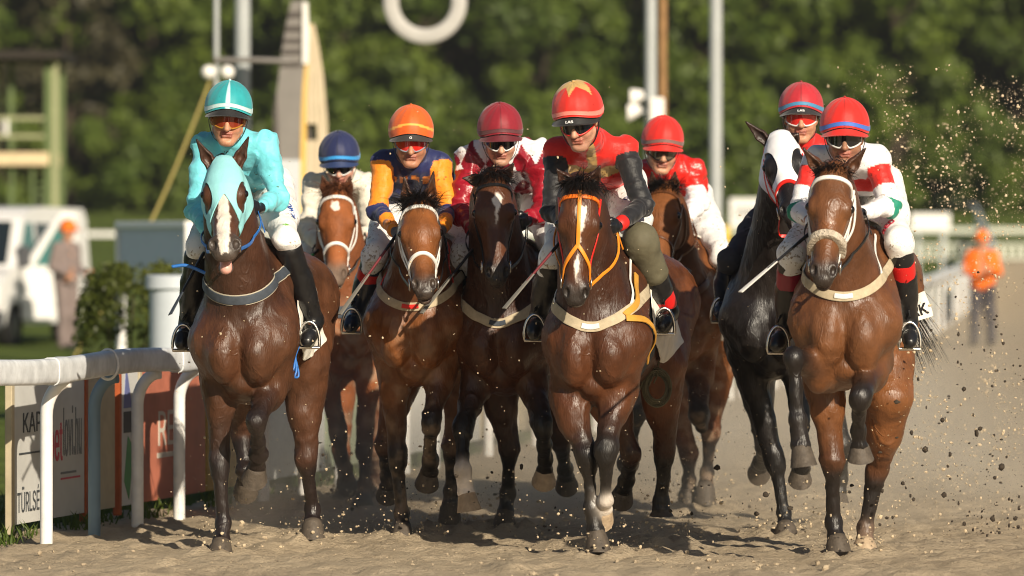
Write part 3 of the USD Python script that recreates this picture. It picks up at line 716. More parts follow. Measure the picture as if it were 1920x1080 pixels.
def make_jockey(s, horse):
    J = Horse(); D, O = s['D'], None
    P = lambda px, py, dy: at(px, py, D + dy)
    hc = P(*s['head'], s.get('head_y', .30))
    O = np.array([hc[0], D + .6, 1.0])
    hc = hc - O
    ya, pi_, ro = (math.radians(a) for a in s.get('turn', (0, 12, 0)))
    f = np.array([math.sin(ya) * math.cos(pi_), -math.cos(ya) * math.cos(pi_), -math.sin(pi_)])
    x = unit(np.array([math.cos(ya), math.sin(ya), -math.tan(ro)])); x = unit(x - f * (x @ f)); z = np.cross(x, f) * -1
    if z[2] < 0: z = -z
    hs = s.get('head_size', 1.04); fw = s.get('face_w', 1.0); R = np.array([x, f, z])
    Hd = lambda a, b, c: hc + (x * a + f * b + z * c) * hs
    sh = [P(*q, s.get('sh_y', (.46, .46))[i]) - O for i, q in enumerate(s['shoulders'])]
    elb = [P(*q, s.get('elb_y', (.36, .36))[i]) - O for i, q in enumerate(s['elbows'])]
    hnd = [P(*q, s.get('hand_y', (.10, .10))[i]) - O for i, q in enumerate(s['hands'])]
    pel = P(*s['pelvis'], s.get('pel_y', 1.05)) - O
    kn = [P(*q, s.get('knee_y', (.34, .34))[i]) - O for i, q in enumerate(s['knees'])]
    an = [P(*q, s.get('ank_y', (.60, .60))[i]) - O for i, q in enumerate(s['ankles'])]
    toe = [P(*q, s.get('toe_y', (.46, .46))[i]) - O for i, q in enumerate(s['toes'])]
    # legs lie along the horse's flanks, not inside them
    for i, e in ((0, -1.0), (1, 1.0)):
        for jt, r in ((kn, .078), (an, .062), (toe, .05)):
            for _ in range(14):
                if horse.F.ev((jt[i] + O - horse.O)[None])[0] > r: break
                jt[i] = jt[i] + [e * .009, 0, 0]
    J.O, J.hands, J.toes, J.ankles = O, [h + O for h in hnd], [t + O for t in toe], [a + O for a in an]
    neck = (sh[0] + sh[1]) / 2 + np.array([0, -.02, .03]); lat = unit(sh[1] - sh[0])
    hips = [pel - lat * .10, pel + lat * .10]
    skin = s.get('skin', SKIN)
    # ---- the body: one surface from the head to the feet
    F = Field()
    H = lambda a, b, c, ra, rb, rc_, k=.015, col=skin, op='u': F.ell(Hd(a, b, c), np.array((ra, rb, rc_)) * hs, R, k, col, op)
    K = lambda p, q, ra, rb, k=.01, col=skin, op='u': F.cap(Hd(*p), Hd(*q), ra * hs, rb * hs, k, col, None, op)
    H(0, -.010, .030, .076, .097, .098); H(0, .022, -.050, .059 * fw, .068, .066, .03); H(0, .070, -.104, .025 * fw, .024, .020, .03)
    H(0, .074, .030, .054, .022, .016, .02)
    for e in (-1, 1):
        H(e * .042 * fw, .050, -.032, .026, .032, .036, .025); K((e * .058, .0, -.06), (e * .02, .062, -.106), .018, .016, .03)
        H(e * .032, .100, .004, .020, .014, .012, .012, skin, 's'); H(e * .032, .081, .003, .0135, .0125, .0125, .003, (.6, .58, .55))
        H(e * .032, .0925, .003, .0055, .003, .0055, .001, (.02, .012, .008))
        K((e * .014, .100, .019), (e * .046, .088, .021), .0055, .004, .006, (.05, .025, .012))
        H(e * .079, -.008, -.006, .010, .021, .033, .012); H(e * .0115, .104, -.034, .009, .011, .009, .008)
        H(e * .0055, .110, -.042, .004, .005, .004, .004, (.12, .04, .03), 's')
    nl = s.get('nose', 1.0); K((0, .092, .008), (0, .094 + .023 * nl, -.031 * nl), .0095, .0132, .012)
    K((-.021, .088, -.061), (.021, .088, -.061), .0075, .0075, .006, LIP); K((-.017, .087, -.0755), (.017, .087, -.0755), .0085, .0085, .006, LIP)
    H(0, .088, -.063, .010, .012, .008, .008, LIP); H(0, .104, -.0685, .024, .014, .0022 + s.get('mouth', 0), .004, (.14, .04, .035), 's')
    H(0, .094, -.088, .02, .008, .007, .01, skin, 's')
    F.cap(Hd(0, -.03, -.05), neck, .056 * hs, .050, .03, skin)
    F.cap(neck - [0, -.02, .04], (neck + pel) / 2, .045, .075, .04, skin); F.cap((neck + pel) / 2, pel, .10, .11, .05, skin)
    for i in (0, 1):
        F.cap(neck - [0, -.02, .04], sh[i], .030, .040, .02, skin); F.cap(sh[i], elb[i], .044, .036, .03, skin); F.cap(elb[i], hnd[i], .036, .025, .02, skin)
        a = unit(hnd[i] - elb[i]); up = np.array([0, 0, 1.0]); a = unit(a + np.array([(.25 if i == 0 else -.25), -.4, -.1])); pn = unit(np.array([1.0 if i == 0 else -1.0, 0, 0]) - a * (a[0] * (1 if i == 0 else -1))); up = unit(up - a * a[2]); up = unit(up - pn * (up @ pn))
        s.setdefault('_hand', {})[i] = (a, pn, up)
        hand_prims(F, hnd[i], a, pn, up, 0.0, skin)
        F.cap(hips[i], kn[i], .075, .05, .03, skin); F.cap(kn[i], an[i], .046, .032, .03, skin); F.cap(an[i], toe[i], .032, .026, .02, skin)
    hz = sorted([h[2] for h in hnd])
    fine = [(2, hc[2] - .16 * hs, hc[2] + .07 * hs, .0042), (0, hc[0] - .095, hc[0] + .095, .0045), (1, hc[1] - .15, hc[1] + .03, .0045),
            (2, hz[0] - .06, hz[1] + .07, .0065)]
    for h_ in hnd: fine += [(0, h_[0] - .07, h_[0] + .07, .0065), (1, h_[1] - .14, h_[1] + .03, .0065)]
    v, fc = F.mesh(.014, fine)
    col = F.colour(v, .004)
    hv = ((v - hc) / hs) @ R.T
    ros = np.exp(-((np.abs(hv[:, 0]) - .045) ** 2 + (hv[:, 2] + .03) ** 2) / .0006)[:, None] * .35
    col = col * (1 - ros * np.array([0, .35, .35]))
    if s.get('stubble'):
        w = s['stubble'] * np.clip((-.045 - hv[:, 2]) / .02, 0, 1) * (hv[:, 1] > .0) * (np.abs(hv[:, 2] + .068) > .012)
        col = col * (1 - .5 * w[:, None])
    J.prim = thing('person', s['label'], 'person', O)
    T = J.prim
    obj('body', (v, fc), 'skin', T, tint=np.clip(col, 0, 1))
    # ---- helmet: silk cover, band, rim, peak, straps
    def dome(th, t, grow=0.0):
        zr = .050 * np.cos(th) ** 2 * (np.cos(th) > 0) - .045 * np.cos(th) ** 2 * (np.cos(th) < 0) + .004
        ph = t * np.arccos(np.clip((zr - .050) / .130, -1, 1))
        return hc + ((x[None] * ((.110 + grow) * np.sin(ph) * np.sin(th))[:, None] + f[None] * (((.136 + grow) * np.sin(ph) * np.cos(th)) - .006)[:, None] + z[None] * (.050 + (.130 + grow) * np.cos(ph))[:, None]) * hs)
    def sheet(fn, us, ts, grow0, grow1, wrap):
        U, Tt = np.meshgrid(us, ts, indexing='ij'); n, m_ = U.shape
        top, bot = fn(U.ravel(), Tt.ravel(), grow1), fn(U.ravel(), Tt.ravel(), grow0)
        i, j = np.meshgrid(np.arange(n if wrap else n - 1), np.arange(m_ - 1), indexing='ij'); i2 = (i + 1) % n
        q = np.stack([i * m_ + j, i * m_ + j + 1, i2 * m_ + j + 1, i2 * m_ + j], -1).reshape(-1, 4); N = n * m_
        fs = [q, q[:, ::-1] + N]
        for jj in ((0, m_ - 1) if ts[0] > 0 else (m_ - 1,)):
            a = np.arange(n if wrap else n - 1) * m_ + jj; b = ((np.arange(n if wrap else n - 1) + 1) % n) * m_ + jj
            e = np.stack([a, b, b + N, a + N], 1); fs.append(e if jj else e[:, ::-1])
        if not wrap:
            for ii in (0, n - 1):
                a = ii * m_ + np.arange(m_ - 1); e = np.stack([a, a + 1, a + 1 + N, a + N], 1); fs.append(e[:, ::-1] if ii else e)
        q = np.vstack(fs); return (np.vstack([top, bot]), np.vstack([q[:, [0, 1, 2]], q[:, [0, 2, 3]]])), np.tile(U.ravel(), 2), np.tile(Tt.ravel(), 2)
    thc = np.linspace(0, 2 * PI, 96, endpoint=False)
    puff = lambda th, t, g: dome(th, t, g + .0022 * np.cos(4 * th) * np.sin(t * PI) ** 2 + .0008 * np.sin(13 * th + 4 * t))
    m_, U, Tt = sheet(puff, thc, np.linspace(0.001, .93, 40), .002, .006, True)
    helm = obj('helmet', sheet(dome, thc, np.linspace(.2, 1.0, 24), -.004, .001, True)[0], 'black_plastic', T)
    obj('cap_cover', m_, 'cap_silk', helm, tint=np.array([s['cap'](a, b) for a, b in zip((U + PI) % (2 * PI) - PI, Tt)]))
    if s.get('pompom', True): obj('cap_button', moved(trimesh.creation.icosphere(2, .007), dome(np.array([0.0]), np.array([0.0]), .008)[0]), 'cap_silk', helm, tint=np.tile(s['cap'](0, 0.01), (162, 1)))
    if s.get('band'):
        obj('cap_band', sheet(dome, thc, np.linspace(.80, .885, 5), .0055, .0085, True)[0], 'cap_silk', helm, tint=np.tile(s['band'], (96 * 5 * 2, 1)))
    def peak(th, t, g):
        base = dome(th, np.full_like(th, .97), .004); w = np.cos(np.clip(th * 1.25, -PI / 2, PI / 2)) ** .6
        out = (f[None] * np.cos(th)[:, None] + x[None] * np.sin(th)[:, None]) * hs
        return base + out * (t * w * .026 + g)[:, None] - z[None] * (t * w * .026 * hs)[:, None] + z[None] * np.reshape(np.asarray(g) * .8, (-1, 1))
    pk = sheet(peak, np.linspace(-1.15, 1.15, 40), np.linspace(0, 1, 6), 0.0, .004, False)[0]
    obj('peak', pk, 'cap_silk', helm, tint=np.tile(s.get('peak', (.012, .012, .013)), (480, 1)))
    if s.get('peak_text'):
        tm = meshkit.text_mesh(s['peak_text'], .014, .0015, True); tv = np.array(tm.vertices); cx = (tv[:, 0].min() + tv[:, 0].max()) / 2
        th = (tv[:, 0] - cx) / .125 + s.get('peak_text_at', 0.0)
        obj('lettering', (peak(th, .50 - (tv[:, 1] - .007) / .043, .0042 + tv[:, 2]), np.array(tm.faces)), 'print_white', helm, smooth=False)
    for e in (-1, 1):
        q = spline([Hd(e * .098, .0, .015), Hd(e * .086, .012, -.045), Hd(e * .058, .036, -.098), Hd(0, .052, -.128)], 8)
        tt, A, B = frames(q); N = q - Hd(0, 0, -.03); N /= np.linalg.norm(N, axis=1, keepdims=True)
        obj('chin_strap', band(q, N, .014, .003), s.get('strap_m', 'black_plastic'), helm, smooth=45)
    # ---- goggles
    def lens(th, t, g):
        zt = .030 - .008 * (th / 1.2) ** 2; nose = np.exp(-(th / .17) ** 2)
        zb = -.035 + .022 * (np.abs(th) / 1.2) ** 2 + .024 * nose
        zz = zt + (zb - zt) * t
        return hc + (x[None] * ((.082 + g) * np.sin(th))[:, None] + f[None] * ((.112 + g) * np.cos(th) - .004 * t)[:, None] + z[None] * zz[:, None]) * hs
    us = np.linspace(-1.2, 1.2, 60)
    gg = obj('goggles', sheet(lens, us, np.linspace(0, 1, 10), -.002, .0015, False)[0], s.get('lens', 'lens_dark'), T)
    loop = np.vstack([lens(us, 0 * us, .001), lens(us[::-1], 0 * us + 1, .001)])
    obj('goggle_frame', tube(loop, .0042 * hs, 7, True), s.get('frame', 'black_plastic'), gg)
    st = np.linspace(1.2, 2 * PI - 1.2, 40)
    q = hc + (x[None] * (.094 * np.sin(st))[:, None] + f[None] * (.106 * np.cos(st) + .004)[:, None] + z[None] * .006) * hs
    N = q - hc; N /= np.linalg.norm(N, axis=1, keepdims=True)
    obj('goggle_strap', band(q, N, .020, .003), 'black_plastic', gg, smooth=45)
    # ---- jacket
    G = Field(); bul = s.get('bulk', 1.0)
    chest = neck * .70 + pel * .30 + np.array([0, 0, -.035])
    for e in (-1, 1):
        G.cap(chest + lat * e * .085, pel + lat * e * .07 + [0, 0, .02], .108 * bul, .105, .05)
        G.cap(neck + lat * e * .05 - [0, 0, .02], chest + lat * e * .09, .07, .105 * bul, .06)
    nb_ = Hd(0, -.032, -.085); G.cap(nb_ * .62 + neck * .38, neck, .064 * hs, .095, .03)
    G.cap(nb_ * .70 + neck * .30 , nb_ * .55 + neck * .45, .067 * hs, .068 * hs, .008)
    for i in (0, 1):
        G.cap(neck + [0, 0, -.02], sh[i], .065, .066 * bul, .05)
        G.cap(sh[i], elb[i], .064 * bul, .052 * bul, .035); G.cap(elb[i], elb[i] * .12 + hnd[i] * .88, .053 * bul, .034, .025)
    v, fc = G.mesh(.0068)
    n = vnormals(v, fc); wr = s.get('wrinkle', .010); ctx = dict(sh=sh, elb=elb, hnd=hnd, neck=neck, pel=pel, lat=lat, chest=chest, head=hc); tint = s['jacket'](v, ctx)
    # folds run round the sleeves and across the body
    q = v * 1.0
    for i in (0, 1):
        for a, b in ((sh[i], elb[i]), (elb[i], hnd[i])):
            d = b - a; t = np.clip(((v - a) @ d) / (d @ d), 0, 1); r = np.linalg.norm(v - a - t[:, None] * d, axis=1)
            w = np.clip(1 - (r - .05) / .05, 0, 1)[:, None]
            q = q + w * unit(d) * (t * np.linalg.norm(d) * .9)[:, None]
    fold = meshkit.fbm(q * 8.0 + s['head'][0], 3, 2); rid = 1 - np.abs(2 * meshkit.fbm(q * 5.0 + 9 + s['head'][0], 2, 4) - 1) * 3.0
    sl = sleeve(v, ctx); body_ = sl < 0
    ridT = 1 - np.abs(2 * meshkit.fbm(v * [11, 9, 4.5] + s['head'][1], 2, 14) - 1) * 4.0
    bunch = np.sin(sl * 30 + 5 * meshkit.fbm(v * 9, 2, 3)) * np.exp(-((sl - 1.0) / .22) ** 2) + .7 * np.sin(sl * 34 + 6 * meshkit.fbm(v * 8 + 4, 2, 6)) * np.exp(-((sl - 1.8) / .2) ** 2)
    v = v + n * (((fold - .5) * wr * 1.9) + np.clip(rid, -1, 1) * wr * .6 + np.where(body_, np.clip(ridT, -.6, 1) * wr * .75, bunch * wr * .42 + np.clip(ridT, -.6, 1) * wr * .38) - .004)[:, None]
    obj('jacket', (v, fc), s.get('jacket_m', 'silk'), T, tint=tint)
    J.G = G
    # ---- breeches
    B = Field()
    B.cap(hips[0], hips[1], .105, .105, .04)
    bc = s.get('breeches', (.74, .73, .71))
    for i in (0, 1):
        B.cap(hips[i], kn[i], .104, .062, .05); e = kn[i] + (an[i] - kn[i]) * s.get('breech_len', .22)
        B.cap(kn[i], e, .061, .056, .03); B.cap(hips[i] + [0, .02, -.02], kn[i] * .6 + hips[i] * .4, .115, .09, .05)
    v, fc = B.mesh(.010); n = vnormals(v, fc)
    q = v * [1.0, 1.0, 1.6]; rid = 1 - np.abs(2 * meshkit.fbm(q * 5.0 + s['head'][0], 2, 3) - 1) * 3
    v = v + n * ((meshkit.fbm(v * 9.0 + 3, 3, 8) - .5) * .018 + np.clip(rid, -1, 1) * .008)[:, None]
    obj('breeches', (v, fc), 'cotton', T, tint=np.tile(bc, (len(v), 1)) if not callable(bc) else bc(v, ctx))
    J.B = B; J.kn = [k + O for k in kn]
    for (txt, m, i, px, py, ang, hgt) in s.get('texts', []):
        c = (P(px, py, .25) - O)[None]
        for _ in range(60):
            if B.ev(c)[0] < .004: break
            c = c + [[0, .012, 0]]
        c, N = on_surface(B, c, 0.0); c, N = c[0], N[0]; r_ = np.array([math.cos(ang), 0, math.sin(ang)]); r_ = unit(r_ - N * (r_ @ N)); u_ = np.cross(N, r_)
        obj('lettering', decal(txt, B, c, r_, u_, hgt, .006), m, T, smooth=False)
    # ---- boots
    for i in (0, 1):
        bt = Field(); k0 = kn[i] + (an[i] - kn[i]) * .13
        bt.cap(k0, an[i], .066, .046, .03); d = unit(toe[i] - an[i])
        bt.cap(k0 * .6 + an[i] * .4 + [0, .015, 0], k0 * .35 + an[i] * .65, .060, .048, .04)
        bt.cap(an[i] + [0, 0, -.03] - d * .03, toe[i] - d * .03, .042, .036, .03); bt.cap(toe[i] - d * .05, toe[i], .038, .030, .02)
        v, fc = bt.mesh(.009); n = vnormals(v, fc); v = v + n * ((meshkit.fbm(v * 12.0, 3, 6) - .5) * .010)[:, None]
        bp_ = obj('boot', (v, fc), s.get('boot_m', 'black_leather'), T)
        so = Field(); side = unit(np.cross(d, [0, 0, 1.0])); dn = np.cross(side, d); dn = dn if dn[2] < 0 else -dn
        for g in (-1, 1): so.cap(an[i] + dn * .066 - d * .05 + side * g * .016, toe[i] + dn * .030 - d * .01 + side * g * .014, .016, .015, .02)
        obj('sole', so.mesh(.008), 'boot_sole', bp_)
        top = s.get('boot_top', (None, None))[i]
        if top:
            a, b = kn[i] + (an[i] - kn[i]) * top[1], kn[i] + (an[i] - kn[i]) * top[2]; tf = Field(); tf.cap(a, b, .071 - .02 * top[1], .071 - .02 * top[2], .01)
            obj('boot_top', tf.mesh(.010), top[0], bp_)
        gt = s.get('gaiter', (None, None))[i]
        if gt:
            tf = Field(); tf.cap(kn[i] + (hips[i] - kn[i]) * gt[1], kn[i], .084, .081, .03); tf.cap(kn[i], kn[i] + (an[i] - kn[i]) * gt[2], .083, .076, .04)
            v, fc = tf.mesh(.010); v = v + vnormals(v, fc) * ((meshkit.fbm(v * 10.0, 3, 6) - .5) * .016)[:, None]
            obj('gaiter', (v, fc), gt[0], T)
    # ---- gloves
    for i in (0, 1):
        gm = s.get('gloves', ('black_leather', 'black_leather'))[i]
        if gm:
            a, pn, up = s['_hand'][i]; gl = Field(); hand_prims(gl, hnd[i], a, pn, up, .003, (1, 1, 1)); gl.cap(hnd[i] + unit(elb[i] - hnd[i]) * .03, hnd[i] + a * .02, .029, .026, .012, (1, 1, 1))
            obj('glove', gl.mesh(.006), gm, T)
        cf = s.get('cuffs', (None, None))[i]
        if cf:
            d = unit(elb[i] - hnd[i]); tf = Field(); tf.cap(hnd[i] + d * .030, hnd[i] + d * .055, .037, .039, .01); obj('cuff', tf.mesh(.006), cf, T)
    return J

def whip(label, a, b, grip='black_leather', shaft='black_plastic', flap='grey_web', fl=.16):
    """A racing whip from the hand end a to the flap end b (world points)."""
    t = thing('riding_whip', label, 'whip', a); d = b - a; L = np.linalg.norm(d); d = d / L
    obj('handle', tube(np.array([-d * .12, -d * .10, d * .06, d * .10]), [.007, .010, .009, .007], 8), grip, t)
    obj('shaft', tube(np.array([d * .09, d * (L * .6), d * (L - fl)]), [.0075, .006, .005], 8), shaft, t)
    q = np.array([d * (L - fl - .02), d * (L - fl * .5), d * L]); N = np.tile(unit(np.cross(d, [0, 0, 1.0]) + [0, -1.2, .2]), (3, 1)); N = N - d * (N @ d)[:, None]
    obj('flap', band(q, N, [.018, .024, .026], .006), flap, t, smooth=45)
    return t

# ------------------------------------------------------------------ the field of eight runners
for nm, c, r in (('lens_dark', (.010, .010, .012), .08), ('lens_red', (.55, .02, .015), .10), ('lens_amber', (.20, .028, .012), .08), ('lens_clear', (.10, .075, .05), .1)):
    mat(nm, c, r, .8)
mat('frame_red', (.6, .02, .015), .35, .5); mat('frame_white', (.7, .68, .66), .35, .5); mat('frame_gold', (.35, .16, .02), .3, .5); mat('frame_steel', (.25, .27, .32), .25, .5)
mat('boot_red', (.55, .012, .012), .35, .5); mat('boot_maroon', (.22, .008, .025), .35, .5); mat('glove_blue', (.01, .09, .5), .45, .5, noise=.1); mat('glove_grey', (.12, .11, .11), .7, .3)
mat('cuff_red', (.6, .02, .015), .5, .4); mat('whip_red', (.13, .02, .025), .5, .4); mat('whip_green', (.01, .30, .06), .5, .4); mat('whip_white', (.6, .58, .55), .5, .4); mat('whip_grey', (.16, .15, .13), .7, .3)
mat('boot_dusty', (.05, .042, .034), .5, .4, noise=.5, nscale=18.0); mat('boot_navy', (.006, .014, .035), .25, .6)

def sm(e0, e1, x): t = np.clip((x - e0) / (e1 - e0), 0, 1); return t * t * (3 - 2 * t)
def hood_mask(hp, low, slope, eye_r):
    X, U, V = np.abs(hp[:, 0]), hp[:, 1], hp[:, 2]
    eye = np.sqrt(((U - .215) / 1.25) ** 2 + (V + .055) ** 2 + (.6 * (X - .09)) ** 2) - eye_r
    ear = np.sqrt((X - .055) ** 2 + (U + .01) ** 2 + (V + .07) ** 2) - .050
    g = np.minimum.reduce([low + slope * X - U, U + .03, V + .24, eye, ear, .2 - X, .1 - np.maximum(V - .0, 0)])
    return g
pl = lambda c: (lambda v, k: np.tile(np.array(c, float), (len(v), 1)))
def limb(v, a, b):
    d = b - a; t = (v - a) @ d / (d @ d); r = np.linalg.norm(v - a - np.clip(t, 0, 1)[:, None] * d, axis=1); return t, r
def sleeve(v, k):
    """Distance along each sleeve from the shoulder (0) by the elbow (1) to the cuff (2), and which points are sleeve."""
    s = np.full(len(v), -1.0); 
    for i in (0, 1):
        t1, r1 = limb(v, k['sh'][i], k['elb'][i]); t2, r2 = limb(v, k['elb'][i], k['hnd'][i])
        up = (r1 <= r2); val = np.where(up, t1, 1 + t2); r = np.minimum(r1, r2)
        # body side test: the seam runs through the shoulder joint
        side = (v - k['sh'][i]) @ (k['lat'] * (1 if i else -1))
        m = (r < .085) & ((side > -.045) | (val > .55)); s = np.where(m, np.maximum(s, val), s)
    return s
def mix(c, w, d): return c * (1 - w[:, None]) + np.array(d, float) * w[:, None]
TURQ, CREAM, NAVY, ORANGE, MAROON, RED = (.15, .56, .64), (.62, .58, .49), (.016, .022, .09), (.80, .24, .012), (.22, .008, .018), (.62, .018, .012)
WHITE_S, BLACK_S, GOLD, GREEN, BLUE = (.74, .73, .74), (.012, .012, .014), (.46, .29, .10), (.01, .20, .13), (.02, .12, .42)
def jk3(v, k):
    c = pl(NAVY)(v, k); s = sleeve(v, k); c = mix(c, (s > .02) * 1.0, ORANGE); c = mix(c, ((s > .98) & (s < 1.42)) * 1.0, NAVY)
    u = (v - k['neck']) @ unit(k['pel'] - k['neck']); z = k['neck'][2] - v[:, 2]; x = (v - k['neck']) @ k['lat']
    txt = (s < 0) & (z > .095) & (z < .140) & (np.abs(x) < .14) & (np.sin(x * 95) + np.sin(x * 210 + 1) > -.55) & (v[:, 1] < k['neck'][1] + .05)
    return mix(c, txt * 1.0, ORANGE)
def jk4(v, k):
    s = sleeve(v, k); x = (v - k['neck']) @ k['lat']; z = (k['neck'][2] + .06 - v[:, 2]) * .8 + (v[:, 1] - k['neck'][1]) * .35
    a, b = np.floor((x / .135 + z / .18) + .25), np.floor((x / .135 - z / .18) + .25)
    c = mix(pl(MAROON)(v, k), ((a + b) % 2 == 0) * 1.0, WHITE_S)
    return mix(c, (s > .30) * 1.0, (.28, .008, .018))
def jk5(v, k):
    s = sleeve(v, k); c = mix(pl(RED)(v, k), (s > .14) * 1.0, BLACK_S)
    x = (v - k['neck']) @ k['lat']; z = v[:, 2] - (k['neck'][2] - .160)
    r, a = np.hypot(x, z), np.arctan2(x, z); t = (a + PI / 5) % (2 * PI / 5) - PI / 5
    star = r < .100 / np.cos(np.clip(PI / 5 * 1.0 - np.abs(t), 0, 1)) * (.52 + .85 * np.abs(np.cos(t * 2.5)) ** 4)
    return mix(c, (star & (s < 0) & (v[:, 1] < k['neck'][1] + .1)) * 1.0, GOLD)
def jk6(v, k):
    s = sleeve(v, k); c = mix(pl(RED)(v, k), (s > .55) * 1.0, WHITE_S)
    z = k['neck'][2] - v[:, 2]; return mix(c, ((s < 0) & (z > .17)) * 1.0, WHITE_S)
def jk8(v, k):
    s = sleeve(v, k); c = pl(WHITE_S)(v, k); z = k['neck'][2] - v[:, 2]
    c = mix(c, ((s > .22) & (s < .60)) * 1.0, RED); c = mix(c, ((s < 0) & (z > .125) & (z < .185)) * 1.0, RED)
    c = mix(c, ((s > .96) & (s < 1.12)) * 1.0, GREEN); return c
def cap_plain(c, seam=None):
    d = np.array(c) * (.55 if seam is None else 1)
    return lambda a, t: d if min(abs(a), abs(abs(a) - PI / 2), abs(abs(a) - PI)) < .018 else c
def cap1(a, t):
    return (.42, .66, .68) if abs(a) < .13 or abs(abs(a) - 1.9) < .04 else (.02, .30, .33)
def cap3(a, t): return (.80, .36, .06) if abs(t - (.80 - .10 * math.cos(a))) < .03 and abs(a) < 1.8 else (.62, .10, .012)
def cap5(a, t):
    k = abs((a + PI / 5) % (2 * PI / 5) - PI / 5) / (PI / 5)
    return GOLD if t < .50 / (1 + 1.35 * k) else (.58, .02, .012)

blz1 = lambda X, U: np.where((U > .16) & (U < .60), (.026 - .008 * np.cos((U - .2) * 14)) - np.abs(X + .004), -1)
star = lambda x0, u0, w, hgt: (lambda X, U: w * (1 - np.hypot((X - x0) / w, (U - u0) / hgt)))
def blz5(X, U): return np.maximum(np.where((U > .12) & (U < .30), .030 * (1 - (U - .12) / .2) - np.abs(X - .008), -1), np.where((U > .36) & (U < .50), .013 * (1 - np.abs(U - .42) / .09) - np.abs(X), -1))
def blz4(X, U): return np.maximum(star(.012, .165, .027, .042)(X, U), np.where((U > .15) & (U < .30), .019 * (1 - (U - .15) / .16) - np.abs(X - .014 + .1 * (U - .17)), -1))
def blz2(X, U): return star(-.004, .135, .026, .034)(X, U)
def nost(X, U): return np.where((U > .52) & (U < .56), .008 - np.abs(X), -1)

